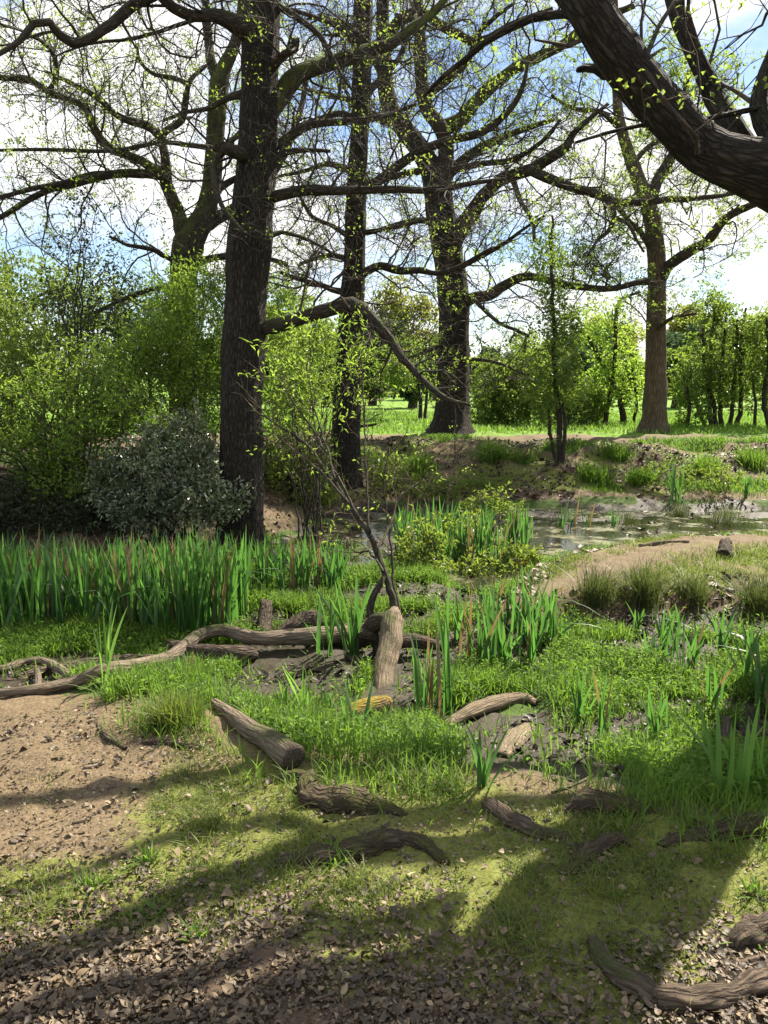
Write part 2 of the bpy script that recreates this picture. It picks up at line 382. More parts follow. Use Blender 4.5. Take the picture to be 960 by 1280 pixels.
t.links.new(r, b.inputs['Base Color']); b.inputs['Roughness'].default_value = 0.5; b.inputs['Specular IOR Level'].default_value = 0.25; M['litter_wet'] = m

# ground
m, t, b = new_mat('woodland ground')
nb = noise(t, 1.7, 6, 0.65); nf = noise(t, 14, 6, 0.7); nff = noise(t, 70, 4, 0.7)
jit = math_(t, 'SUBTRACT', math_(t, 'ADD', math_(t, 'MULTIPLY', nf, 0.7), math_(t, 'MULTIPLY', nff, 0.5)), 0.6)
def zone(name):
    f = node(t, 'ShaderNodeMapRange', **{'From Min': 0.35, 'From Max': 0.65})
    t.links.new(math_(t, 'ADD', attr(t, name), math_(t, 'MULTIPLY', jit, 1.3)), f.inputs['Value']); return f.outputs['Result']
c = ramp(t, nff, [(0.28, (0.085, 0.060, 0.034)), (0.5, (0.17, 0.124, 0.072)), (0.68, (0.28, 0.21, 0.128))])
c = mixc(t, math_(t, 'MULTIPLY', nb, 0.55), c, (0.09, 0.066, 0.038))
c = mixc(t, zone('litter'), c, ramp(t, nf, [(0.3, (0.045, 0.03, 0.02)), (0.7, (0.15, 0.10, 0.066))]))
c = mixc(t, zone('moss'), c, ramp(t, nff, [(0.3, (0.10, 0.085, 0.025)), (0.5, (0.135, 0.15, 0.032)), (0.7, (0.20, 0.215, 0.052))]))
c = mixc(t, zone('mud'), c, ramp(t, nf, [(0.3, (0.018, 0.0135, 0.008)), (0.7, (0.06, 0.045, 0.026))]))
c = mixc(t, zone('green'), c, ramp(t, nf, [(0.3, (0.03, 0.055, 0.01)), (0.7, (0.075, 0.12, 0.02))]))
c = mixc(t, zone('meadow'), c, ramp(t, nb, [(0.35, (0.10, 0.20, 0.022)), (0.65, (0.17, 0.27, 0.035))]))
t.links.new(c, b.inputs['Base Color'])
rg = math_(t, 'SUBTRACT', 0.92, math_(t, 'MULTIPLY', zone('mud'), 0.36)); t.links.new(rg, b.inputs['Roughness'])
b.inputs['Specular IOR Level'].default_value = 0.22
bump(t, b, math_(t, 'ADD', nf, math_(t, 'MULTIPLY', nff, 0.5)), 0.014)
M['ground'] = m
# water
m, t, b = new_mat('pond water')
b.inputs['Base Color'].default_value = (0.022, 0.02, 0.014, 1); b.inputs['Roughness'].default_value = 0.06
b.inputs['IOR'].default_value = 1.33
wn = noise(t, 2.4, 7, 0.68); sc_ = node(t, 'ShaderNodeMapRange', **{'From Min': 0.5, 'From Max': 0.62}); t.links.new(wn, sc_.inputs['Value'])
t.links.new(mixc(t, sc_.outputs['Result'], (0.022, 0.02, 0.014), mixc(t, noise(t, 30, 4), (0.07, 0.075, 0.03), (0.2, 0.19, 0.1))), b.inputs['Base Color'])
t.links.new(math_(t, 'ADD', 0.06, math_(t, 'MULTIPLY', sc_.outputs['Result'], 0.45)), b.inputs['Roughness'])
bump(t, b, noise(t, 9, 3), 0.01, 0.35)
M['water'] = m

# ------------------------------------------------------------------ ground sheet
def axis(segs):
    a = []
    for x0, x1, s in segs: a.append(np.arange(x0, x1, s))
    return np.concatenate(a + [[segs[-1][1]]])
gx = axis([(-900, -100, 80), (-100, -20, 8), (-20, -8, 0.7), (-8, -4, 0.15), (-4, 4, 0.035), (4, 8, 0.15), (8, 20, 0.7), (20, 100, 8), (100, 900, 80)])
gy = axis([(-60, -6, 6), (-6, 0.5, 0.5), (0.5, 5, 0.03), (5, 9, 0.045), (9, 17, 0.1), (17, 34, 0.4), (34, 120, 4), (120, 1500, 60)])
X, Y = np.meshgrid(gx, gy)
H, E, FT, PSD, POND, N1 = terrain(X, Y, True)
near = sst(-2, 0.5, Y) * (1 - sst(9, 14, Y))
H2 = H + near * ((fbm(X * 9, Y * 9, 3) - 0.5) * 0.045 + (fbm(X * 14, Y * 14, 2) - 0.5) * 0.016)
fgm = 1 - sst(-0.1, 0.25, E)                      # foreground bank
marsh = sst(0.05, 0.5, E) * (1 - sst(-0.1, 0.4, FT)) * sst(0.0, 0.3, PSD)
nA = fbm(X * 0.8 + 3, Y * 0.8 + 1, 4); nB = fbm(X * 1.9 + 30, Y * 1.9 + 11, 4); nC = fbm(X * 3.1 + 8, Y * 3.1 + 60, 3)
# the leaf litter gathers along the front, the bare path on the left
litter_line = np.interp(X, [-1.3, -0.8, -0.2, 0.3, 0.9, 1.3], [2.16, 2.1, 1.96, 1.98, 1.82, 1.68])
Z_litter = fgm * (1 - sst(-0.28, 0.22, Y - litter_line + (nB - 0.5) * 0.7))
path_l = fgm * (1 - sst(-0.6, 0.5, X + 0.72 + 0.5 * (3.3 - Y) + (nB - 0.5) * 1.0)) * sst(2.2, 2.6, Y)
Z_moss = fgm * (1 - Z_litter) * np.clip(1 - path_l, 0, 1) * np.clip(0.85 + (nB - 0.5) * 1.3, 0, 1)
Z_moss = np.maximum(Z_moss, fgm * path_l * sst(0.46, 0.64, nB) * 0.7)
mudn = sst(0.48, 0.58, fbm(X * 1.5 + 31, Y * 1.5 + 77, 3))
Z_mud = marsh * np.clip(0.2 + mudn, 0, 1)
Z_mud = np.maximum(Z_mud, POND)
Z_green = marsh * np.clip(1.0 - mudn * 1.1, 0, 1) * (1 - POND)
Z_green = np.maximum(Z_green, sst(0.2, 0.8, FT) * (1 - sst(15.2, 15.8, Y)) * sst(0.58, 0.68, nA))
# peninsula
pen_path = np.interp(X, [0.9, 1.6, 2.5, 4, 8], [6.1, 6.5, 7.35, 8.05, 8.6])
pen = 1 - sst(-0.15, 0.05, PSD)
on_path = pen * (1 - sst(0.4, 0.75, np.abs(Y - pen_path) + (nC - 0.5) * 0.9 + (nB - 0.5) * 0.5)) * (0.45 + 0.55 * sst(0.35, 0.6, nC))
Z_moss = np.maximum(Z_moss, pen * (1 - on_path) * np.clip(0.65 + (nB - 0.5), 0, 1))
Z_litter = np.maximum(Z_litter, sst(-0.25, -0.05, PSD) * (1 - sst(0.25, 0.6, PSD)) * 0.9)
# far bank
fb = sst(0.0, 0.4, FT) * (1 - sst(15.4, 16.2, Y))
Z_litter = np.maximum(Z_litter, fb * sst(0.56, 0.46, nA) * 0.85 * (1 - sst(14.6, 15.2, Y)))
Z_litter = np.maximum(Z_litter, sst(0.0, 0.5, FT) * (1 - sst(-1.8, -1.2, X)) * (1 - sst(12, 14, Y)))
Z_moss = np.maximum(Z_moss, fb * np.clip(0.35 + (nB - 0.5) * 2.5, 0, 1) * (1 - sst(14.5, 15.1, Y)) * sst(-1.8, -1.2, X))
pathb = 1 - sst(0.45, 0.8, np.abs(Y - 15.6 - N1))
Z_green = Z_green * (1 - pathb)
Z_mead = sst(15.9, 16.8, Y + (nA - 0.5))
g = MB(); nyy, nxx = X.shape
i = np.arange(nyy - 1)[:, None] * nxx + np.arange(nxx - 1)[None]
g.add(np.stack([X, Y, H2], -1).reshape(-1, 3), np.stack([i, i + 1, i + nxx + 1, i + nxx], -1).reshape(-1, 4))
ground = g.build('ground', M['ground'], attrs=dict(litter=Z_litter, moss=Z_moss, mud=Z_mud, green=Z_green, meadow=Z_mead))
tag(ground, 'woodland floor of bare earth, moss, mud and meadow', 'ground', kind='structure')
wv = MB()
wp = [(-1.7, 7.2), (1.0, 7.2), (2.4, 8.6), (12, 9.2), (12, 13.4), (2, 13.2), (-0.6, 12.0), (-1.5, 10)]
wv.add([(x, y, WATER_Z) for x, y in wp], [list(range(len(wp)))])
water = wv.build('pond_water', M['water']); tag(water, 'shallow murky pond water with scum below the far bank', 'pond', kind='structure')

# ------------------------------------------------------------------ branching
def walk(p, d, length, r0, r1, crook, trop, step):
    n = max(2, int(length / step)); pts = [p]; q = p; dd = d
    for i in range(n):
        dd = (dd[0] + rnd.gauss(0, crook), dd[1] + rnd.gauss(0, crook), dd[2] + rnd.gauss(0, crook) + trop)
        l = math.sqrt(dd[0] ** 2 + dd[1] ** 2 + dd[2] ** 2) + 1e-9; dd = (dd[0] / l, dd[1] / l, dd[2] / l)
        s = length / n
        q = (q[0] + dd[0] * s, q[1] + dd[1] * s, q[2] + dd[2] * s); pts.append(q)
    return np.array(pts), np.linspace(r0, r1, n + 1)

class Tree:
    """collects twigs and leaves grown off hand-laid limbs"""
    def __init__(s, leaf_len=0.05, leaf_p=0.5, dens=1.0, per=4, crook=0.3, trop=0.03, fine=1.0):
        s.tw = MB(); s.lp = []; s.ld = []; s.leaf_len = leaf_len; s.leaf_p = leaf_p; s.dens = dens; s.per = per
        s.crook = crook; s.trop = trop; s.fine = fine
    def leaf_at(s, p, d):
        for k in range(s.per + 1):
            s.lp.append((p[0] + rnd.gauss(0, 0.028), p[1] + rnd.gauss(0, 0.028), p[2] + rnd.gauss(0, 0.028)))
            s.ld.append((d[0] + rnd.gauss(0, 0.8), d[1] + rnd.gauss(0, 0.8), d[2] + rnd.gauss(0, 0.8)))
    def grow(s, pts, rad, lvl, maxl, start=0.12, spread=None):
        seg = np.linalg.norm(np.diff(pts, axis=0), axis=1); cum = np.concatenate([[0], np.cumsum(seg)]); Ltot = cum[-1]
        gap = [0.16, 0.09, 0.068][min(lvl, 2)] / s.dens
        u = Ltot * start + rnd.random() * gap
        while u < Ltot:
            i = min(len(seg) - 1, int(np.searchsorted(cum, u)) - 1); f = (u - cum[i]) / (seg[i] + 1e-9)
            p = pts[i] * (1 - f) + pts[i + 1] * f; r = rad[i] * (1 - f) + rad[i + 1] * f
            tdir = (pts[i + 1] - pts[i]) / (seg[i] + 1e-9)
            a = nrm(np.array([rnd.gauss(0, 1), rnd.gauss(0, 1), rnd.gauss(0, 1)])); a = nrm(a - tdir * a.dot(tdir))
            fwd = rnd.uniform(0.2, 1.1)
            d = a + tdir * fwd + np.array([0, 0, 0.25]); d = d / np.linalg.norm(d)
            ln = [rnd.uniform(0.4, 1.7), rnd.uniform(0.25, 0.85), rnd.uniform(0.12, 0.4)][min(lvl, 2)] * s.fine
            ln *= (1.0 - 0.45 * u / Ltot)
            br = [max(0.006, min(0.36 * r, 0.015)), 0.0048, 0.0028][min(lvl, 2)] * (0.6 + 0.4 * s.fine)
            q, qr = walk(tuple(p), tuple(d), ln, br, br * 0.35, s.crook, s.trop, [0.13, 0.09, 0.07][min(lvl, 2)])
            tube(s.tw, q, qr, [5, 4, 3][min(lvl, 2)], cap=False)
            if lvl < maxl: s.grow(q, qr, lvl + 1, maxl, 0.15)
            if lvl >= maxl - 1 and rnd.random() < s.leaf_p: s.leaf_at(q[-1], q[-1] - q[-2])
            u += gap * rnd.uniform(0.5, 1.5)
def limb3d(pl, Y0, Y1, wig=0.0):
    n = len(pl); pts, rad = [], []
    L_ = np.concatenate([[0], np.cumsum([math.hypot(pl[i + 1][0] - pl[i][0], pl[i + 1][1] - pl[i][1]) for i in range(n - 1)])])
    for i, q in enumerate(pl):
        Yd = Y0 + (Y1 - Y0) * L_[i] / L_[-1]
        p = P(q[0], q[1], Yd); pts.append(p); rad.append(q[2] * mpp(p))
    return np.array(pts), np.array(rad)
def oak(name, label, cat, trunk, Y, limbs, tree, bark_t, bark_l, leafmat, group=None, sides=28, flare=1.0, maxl=2, trunk_grow=None, mossy=()):
    """trunk: pixel centre line from base to top; limbs: (Yend offset, pixel polyline)"""
    if trunk[0] == 'w': tp = np.array([a[:3] for a in trunk[1]]); tr = np.array([a[3] for a in trunk[1]])
    else: tp, tr = limb3d(trunk, Y, Y)
    base = tp[0].copy(); base[2] = gz(base[0], base[1])
    root = empty(name, base, label, cat, group)
    # flare and sink the base
    foot = np.array([base[0], base[1], base[2] - 0.25])
    tp = np.vstack([foot, tp]); tr = np.concatenate([[tr[0] * 1.25 * flare], tr])
    rp, rr = resample(tp, tr, 0.09)
    tb = MB(); tube(tb, rp, rr, sides, rough=0.13, seed=rnd.random() * 9, ridges=9, freq=3.0, lobes=0.45 if flare > 0.9 else 0.0)
    tb.build('trunk', bark_t, root, origin=base)
    if trunk_grow: tree.grow(rp[len(rp) // 3:], rr[len(rp) // 3:] * 0.2, 0, maxl)
    for li, lb_ in enumerate(limbs):
        if lb_[0] == 'w': q = np.array([a[:3] for a in lb_[1]]); qr = np.array([a[3] for a in lb_[1]])
        else: q, qr = limb3d(lb_[2], Y + lb_[0], Y + lb_[1])
        q, qr = resample(q, qr, 0.10)
        kx = (fbm(np.arange(len(q)) * 0.35 + li * 9.1, np.full(len(q), li * 3.3), 3) - 0.5) * 0.10
        fade = np.minimum(1, np.arange(len(q)) / 4.0)
        q = q + np.stack([kx * 0.3, kx * 2.0, kx * 0.6], 1) * fade[:, None]
        lb = MB(); tube(lb, q, qr, 10, rough=0.16, seed=li, freq=5.0)
        lb.build('limb', M['bark_mossy'] if li in mossy else bark_l, root, origin=base)
        if lb_[0] == 'w':
            kd, kp = tree.dens, tree.leaf_p; tree.dens = kd * 0.27; tree.leaf_p = kp * 0.6; tree.grow(q, qr, 0, maxl, 0.25); tree.dens, tree.leaf_p = kd, kp
        else: tree.grow(q, qr, 0, maxl)
    if tree.tw.n:
        tw = tree.tw.build('twigs', M['twig'], root, origin=base); tw['kind'] = 'stuff'
    if tree.lp:
        lf = MB(); leaves(lf, np.array(tree.lp), np.array(tree.ld), tree.leaf_len, tree.leaf_len * 0.62)
        lf.build('crown', leafmat, root, origin=base, smooth=False)
    return root

# ------------------------------------------------------------------ the big oaks
def T(leaf_len=0.05, leaf_p=0.4, dens=1.0, **k): return Tree(leaf_len, leaf_p, dens, **k)
# nearest dark trunk left of the middle
oak('oak_tree', 'thick dark oak trunk left of the middle with a broken drooping limb on its right', 'tree',
    [(299, 690, 30), (302, 640, 27), (303, 560, 26), (302, 500, 26), (306, 400, 26), (313, 300, 27), (321, 200, 25), (325, 100, 23), (328, 0, 22.5), (332, -120, 21), (336, -260, 18), (345, -420, 12), (350, -560, 5)],
    8.75, [
    (0, -0.8, [(325, 412, 8.4), (345, 406, 9.9), (370, 399, 9.1), (410, 388, 9.1), (440, 380, 9.1), (460, 390, 7.6), (480, 415, 6.8), (492, 432, 6.1), (510, 458, 4.6), (530, 478, 4.2), (550, 492, 3.4), (570, 503, 2.7), (588, 509, 1.5)]),
    (0, -0.7, [(330, 250, 8), (350, 244, 7), (385, 238, 7), (440, 238, 5), (500, 236, 4.5), (545, 238, 4), (590, 229, 3), (630, 224, 2)]),
    (0, 0.7, [(330, 190, 8), (345, 182, 6), (365, 168, 5.5), (390, 156, 5), (425, 152, 4.5), (455, 150, 4), (490, 142, 3), (520, 130, 2)]),
    (0, 0.2, [(335, 200, 6), (350, 194, 4), (372, 188, 3.5), (412, 189, 2)]),
    (0, 1.4, [(330, 150, 14), (345, 128, 13), (365, 102, 12), (385, 88, 10), (410, 80, 9), (440, 70, 9), (465, 62, 8), (490, 55, 7), (515, 36, 6), (545, 12, 5), (570, -20, 4), (610, -60, 3)]),
    (0, -0.4, [(335, 90, 8), (348, 74, 6), (358, 66, 5), (368, 60, 5), (369, 52, 5)]),
    (0, -0.5, [(335, 2, 6), (352, 10, 4.5), (380, 28, 4), (400, 45, 3.5), (418, 78, 2.5), (440, 112, 1.5)]),
    (0, -1.0, [(320, 48, 15), (302, 34, 13), (288, 26, 10), (265, 19, 8), (240, 20, 7), (215, 9, 6.5), (192, -14, 6), (160, -40, 5)]),
    (0, -1.6, [(325, -40, 12), (270, -50, 9), (200, -14, 7.5), (165, 8, 7), (140, 30, 6.5), (115, 46, 6), (92, 54, 6), (78, 45, 5.5), (65, 28, 5), (45, 30, 4.5), (25, 50, 4), (0, 66, 3), (-40, 80, 2)]),
    (0, -0.6, [(250, 22, 3), (220, 32, 2.6), (190, 41, 2.4), (160, 49, 2.2), (110, 56, 1.6), (70, 70, 1)]),
    (0, -0.6, [(312, 202, 11), (300, 192, 9), (288, 188, 8), (276, 184, 7.5)]),
    (-0.3, -0.9, [(282, 188, 4.5), (272, 196, 4), (266, 212, 3.8), (272, 240, 3.5), (280, 262, 3), (292, 277, 2.5), (306, 292, 1.5)]),
    (0, 0.9, [(305, 118, 6), (285, 122, 4), (262, 135, 3), (235, 140, 2.5), (205, 150, 2)]),
    (0, 0.6, [(330, 300, 5), (352, 290, 3), (385, 300, 2.4), (420, 318, 1.6)]),
    (0, -1.8, [(336, -200, 9), (260, -260, 7), (170, -240, 5), (60, -190, 3)]),
    (0, -2.0, [(340, -300, 8), (430, -330, 6), (520, -280, 4), (600, -220, 3)]),
    ], T(0.034, 0.12, 0.9), M['bark_oak'], M['bark_limb'], M['leaf_oak'], sides=40, mossy=(4,), flare=1.15)
# forked tree behind on the left
oak('oak_tree', 'forked mossy oak behind the left shrubs with long boughs reaching left', 'tree',
    [(230, 560, 18), (229, 480, 16), (229, 400, 15), (230, 345, 16), (236, 305, 20), (252, 275, 14), (263, 240, 12), (268, 190, 10.5), (271, 140, 11), (274, 105, 12), (280, 85, 9), (291, 62, 7), (299, 35, 6), (305, -10, 5.5), (310, -80, 4)],
    12.4, [
    (0, 0.2, [(275, 102, 9), (264, 75, 6), (259, 40, 5.5), (258, -10, 5), (256, -70, 3)]),
    (0, -0.4, [(236, 305, 14), (224, 275, 9), (214, 245, 8), (207, 222, 7.5), (207, 195, 6), (203, 172, 5), (214, 160, 4.5), (227, 150, 4.5), (231, 128, 4), (238, 100, 3), (256, 84, 2), (268, 74, 1)]),
    (-0.4, -1.6, [(208, 222, 6), (190, 218, 6), (150, 217, 5.5), (120, 222, 5), (95, 230, 4.5), (60, 238, 4), (30, 254, 3.5), (0, 272, 3), (-40, 290, 2)]),
    (-0.5, -2.0, [(150, 217, 4), (112, 219, 4), (80, 229, 3.5), (40, 236, 3), (0, 247, 2.5), (-40, 255, 2)]),
    (-0.4, -1.5, [(207, 222, 6), (185, 206, 6), (165, 196, 5.5), (132, 180, 5), (118, 162, 5), (107, 136, 4.5), (85, 124, 4), (60, 114, 4), (40, 100, 4), (0, 97, 3.5), (-40, 92, 3)]),
    (-0.4, -1.2, [(202, 170, 5), (182, 156, 5.5), (160, 151, 5), (142, 142, 4), (122, 122, 3.5), (92, 106, 3), (60, 90, 2)]),
    (-0.4, -0.6, [(236, 105, 3), (216, 97, 3), (195, 94, 2.6), (181, 84, 2.3), (172, 70, 2), (170, 55, 1.6)]),
    (-0.6, -1.6, [(272, 186, 4), (236, 181, 3), (200, 178, 3), (170, 184, 2.6), (130, 189, 2.5), (60, 187, 2.2), (0, 188, 2), (-30, 190, 1.5)]),
    (0.3, 0.9, [(268, 200, 6), (282, 182, 4), (300, 165, 3)]),
    (0.2, 0.8, [(262, 245, 6), (290, 225, 4), (330, 210, 3)]),
    (0.2, 1.6, [(250, 285, 10), (290, 262, 7), (320, 240, 6), (350, 200, 5), (372, 150, 4), (385, 90, 3)]),
    (-0.2, -0.9, [(228, 372, 5), (200, 360, 3), (160, 372, 2.6), (120, 390, 2)]),
    (0, 0.6, [(240, 330, 6), (270, 322, 4), (310, 318, 3.4), (360, 330, 2.4)]),
    (0, -0.6, [(225, 330, 4), (190, 312, 3), (160, 306, 2.4), (140, 295, 1.6)]),
    (-0.5, -2.5, [(60, 118, 3), (70, 90, 3), (60, 60, 2.5), (30, 40, 2), (0, 30, 1.5)]),
    ], T(0.042, 0.30, 0.75, per=8, fine=1.2), M['bark_mossy'], M['bark_limb'], M['leaf_oak'], mossy=(1, 4), sides=20)
# slim upright trunk
oak('oak_tree', 'slim straight dark oak trunk between the thick left trunk and the wide middle oak', 'tree',
    [(428, 618, 22), (431, 590, 19), (432, 540, 17.5), (434, 480, 16), (438, 410, 15), (443, 330, 13.5), (445, 260, 12.5), (448, 190, 11.5), (452, 110, 12), (453, 40, 12), (454, -40, 11), (456, -150, 9), (460, -280, 5)],
    12.2, [
    (0, -0.8, [(448, 292, 4), (470, 288, 3), (500, 283, 2.6), (545, 271, 1.8)]),
    (0, -1.0, [(442, 350, 8), (455, 341, 5.5), (475, 333, 5), (500, 338, 5), (525, 338, 4), (548, 341, 3), (580, 330, 2.5), (615, 310, 2)]),
    (0, -0.9, [(445, 240, 7), (463, 233, 6.5), (487, 216, 6.5), (520, 192, 6), (560, 176, 5.5), (603, 165, 5), (637, 137, 4), (652, 112, 3), (660, 80, 2)]),
    (0, -0.8, [(436, 366, 5), (415, 362, 3.6), (385, 352, 3), (350, 340, 2.2)]),
    (0, -0.5, [(442, 300, 4), (420, 285, 3), (392, 270, 2.5), (370, 240, 2)]),
    (0, 0.7, [(448, 150, 5), (425, 142, 4), (395, 150, 3.2), (365, 160, 2.2)]),
    (0, 0.8, [(452, 120, 6), (475, 100, 4), (500, 70, 3.4), (520, 20, 2.5)]),
    (0, -0.6, [(450, 60, 6), (425, 35, 4), (395, 22, 3.2), (365, 12, 2.2)]),
    (0, 0.6, [(440, 325, 4), (410, 320, 3), (375, 330, 2.2)]),
    (0, 0.8, [(442, 215, 5), (410, 205, 3.4), (380, 214, 2.4), (350, 220, 2)]),
    (0, 0.9, [(438, 420, 4), (462, 410, 2.6), (492, 418, 2)]),
    (0, 0.3, [(430, 560, 4), (445, 535, 2.2), (470, 530, 1.4)]),
    ], T(0.04, 0.14, 0.95, per=6, fine=1.15), M['bark_oak'], M['bark_limb'], M['leaf_oak'], sides=24, flare=1.2)
# wide oak in the middle on the far bank
oak('oak_tree', 'wide dark oak in the middle of the far bank with many crooked boughs', 'tree',
    [(562, 545, 30), (564, 525, 23), (566, 490, 20), (567, 440, 19), (567, 390, 19), (564, 345, 18.5), (558, 305, 18), (551, 268, 18), (547, 240, 17), (538, 210, 13), (521, 182, 12), (505, 160, 12), (490, 138, 11), (482, 110, 10), (480, 75, 9), (478, 30, 8), (480, -40, 7), (486, -120, 5)],
    16.6, [
    (0, -0.6, [(549, 250, 12), (556, 210, 10), (557, 180, 9.5), (548, 155, 9), (533, 135, 9), (527, 100, 8), (525, 60, 8), (523, 15, 7), (520, -50, 6), (520, -120, 4)]),
    (0, -1.6, [(480, 70, 8), (486, 45, 7.5), (497, 28, 7.5), (515, 18, 7), (532, 18, 6.5), (548, 30, 6), (572, 43, 6), (592, 52, 5), (612, 46, 4), (640, 30, 3), (690, 10, 2)]),
    (0, -1.4, [(562, 310, 15), (576, 285, 11), (590, 268, 10), (603, 246, 8.5), (622, 228, 7.5), (645, 218, 7), (668, 210, 7), (690, 195, 7), (708, 184, 6), (716, 168, 4), (735, 150, 3), (760, 130, 2)]),
    (-1.1, -2.2, [(660, 212, 6), (692, 226, 6), (722, 236, 5.5), (747, 243, 5.5), (768, 252, 5), (800, 253, 4.5), (840, 249, 4), (880, 247, 3), (930, 240, 2)]),
    (0.3, 1.4, [(555, 160, 10), (575, 150, 9), (590, 132, 8), (610, 112, 8), (640, 88, 7), (675, 70, 6.5), (705, 55, 6), (740, 30, 5), (790, 8, 4)]),
    (0, 0.8, [(550, 232, 8), (566, 212, 7), (590, 192, 6), (618, 176, 5), (645, 165, 4), (690, 150, 3)]),
    (0, -1.5, [(575, 382, 9), (590, 373, 7), (612, 369, 7), (626, 360, 6.5), (642, 350, 6), (662, 345, 5), (692, 352, 4.5), (730, 359, 4), (770, 360, 3.5), (812, 349, 2.5)]),
    (0, -0.9, [(560, 340, 5), (580, 331, 3.5), (602, 321, 3), (632, 303, 2.6), (652, 288, 2), (680, 270, 1.5)]),
    (0, 0.8, [(553, 285, 6), (530, 276, 4), (500, 280, 3.4), (460, 292, 2.4)]),
    (0, -0.8, [(540, 215, 6), (515, 215, 4), (480, 224, 3), (440, 226, 2)]),
    (0, 1.0, [(500, 152, 6), (475, 150, 5), (450, 130, 4), (410, 118, 3), (370, 110, 2)]),
    (0, -1.0, [(530, 120, 6), (560, 100, 5), (585, 75, 4), (600, 40, 3), (640, 5, 2)]),
    (0, 1.0, [(482, 100, 6), (460, 60, 5), (440, 35, 4), (400, 20, 3)]),
    (-0.5, -2.0, [(590, 372, 3), (620, 400, 2.4), (660, 420, 2)]),
    (0, -1.2, [(566, 460, 4), (590, 450, 2.6), (625, 455, 2), (660, 470, 1.4)]),
    (0, -1.2, [(560, 430, 3), (530, 440, 2.2), (500, 452, 1.6)]),
    (-0.6, -1.8, [(640, 220, 4), (650, 250, 3), (665, 275, 2.5), (668, 300, 2)]),
    (-1.6, -2.4, [(764, 250, 3.5), (768, 272, 3), (760, 290, 2.6), (748, 300, 2), (735, 320, 1.4)]),
    (-1.6, -2.4, [(768, 272, 3), (785, 280, 2.4), (795, 298, 2), (805, 315, 1.4)]),
    (0, -1.4, [(556, 215, 5), (600, 205, 4), (640, 200, 3.4), (680, 175, 2.6), (700, 150, 2)]),
    ], T(0.047, 0.24, 0.7, fine=1.4, per=8), M['bark_oak'], M['bark_limb'], M['leaf_oak'], mossy=(4, 11), sides=24, flare=1.25)
# brown trunk on the right
oak('oak_tree', 'brown trunk on the right of the far bank with a long shadow', 'tree',
    [(815, 542, 20), (817, 525, 15), (819, 490, 13.5), (820, 430, 12.5), (821, 370, 11.5), (820, 320, 11), (816, 280, 10.5), (809, 252, 10), (800, 230, 9), (789, 200, 8), (779, 170, 7), (773, 140, 6), (771, 110, 5.5), (769, 60, 5), (768, 0, 4.5), (766, -80, 3)],
    17.2, [
    (0, 0.7, [(810, 258, 8), (821, 228, 7.5), (834, 206, 6.5), (845, 180, 5), (850, 140, 4), (862, 90, 3)]),
    (0, -1.4, [(822, 360, 7), (832, 338, 7), (845, 325, 7), (862, 314, 6.5), (882, 303, 6), (893, 290, 6.5), (903, 276, 5.5), (925, 263, 5), (955, 251, 4), (1000, 240, 3)]),
    (0, -0.8, [(816, 312, 5), (800, 290, 3.5), (785, 275, 3), (770, 255, 2.4)]),
    (0, -1.0, [(818, 350, 5), (790, 355, 3.6), (755, 362, 3), (720, 357, 2.4), (690, 350, 1.6)]),
    (0, 0.9, [(790, 205, 4), (815, 180, 3), (850, 165, 2.4), (890, 160, 1.8)]),
    (0, -0.9, [(776, 160, 4), (750, 140, 3), (715, 135, 2.4), (690, 120, 1.6)]),
    (0, 0.8, [(773, 110, 3.4), (800, 80, 2.6), (830, 60, 2)]),
    (0, -0.8, [(812, 420, 3), (835, 400, 2.4), (870, 392, 1.6)]),
    ], T(0.055, 0.5, 0.8, fine=1.4, per=9), M['bark_ash'], M['bark_limb'], M['leaf_oak'], sides=20, flare=1.35)
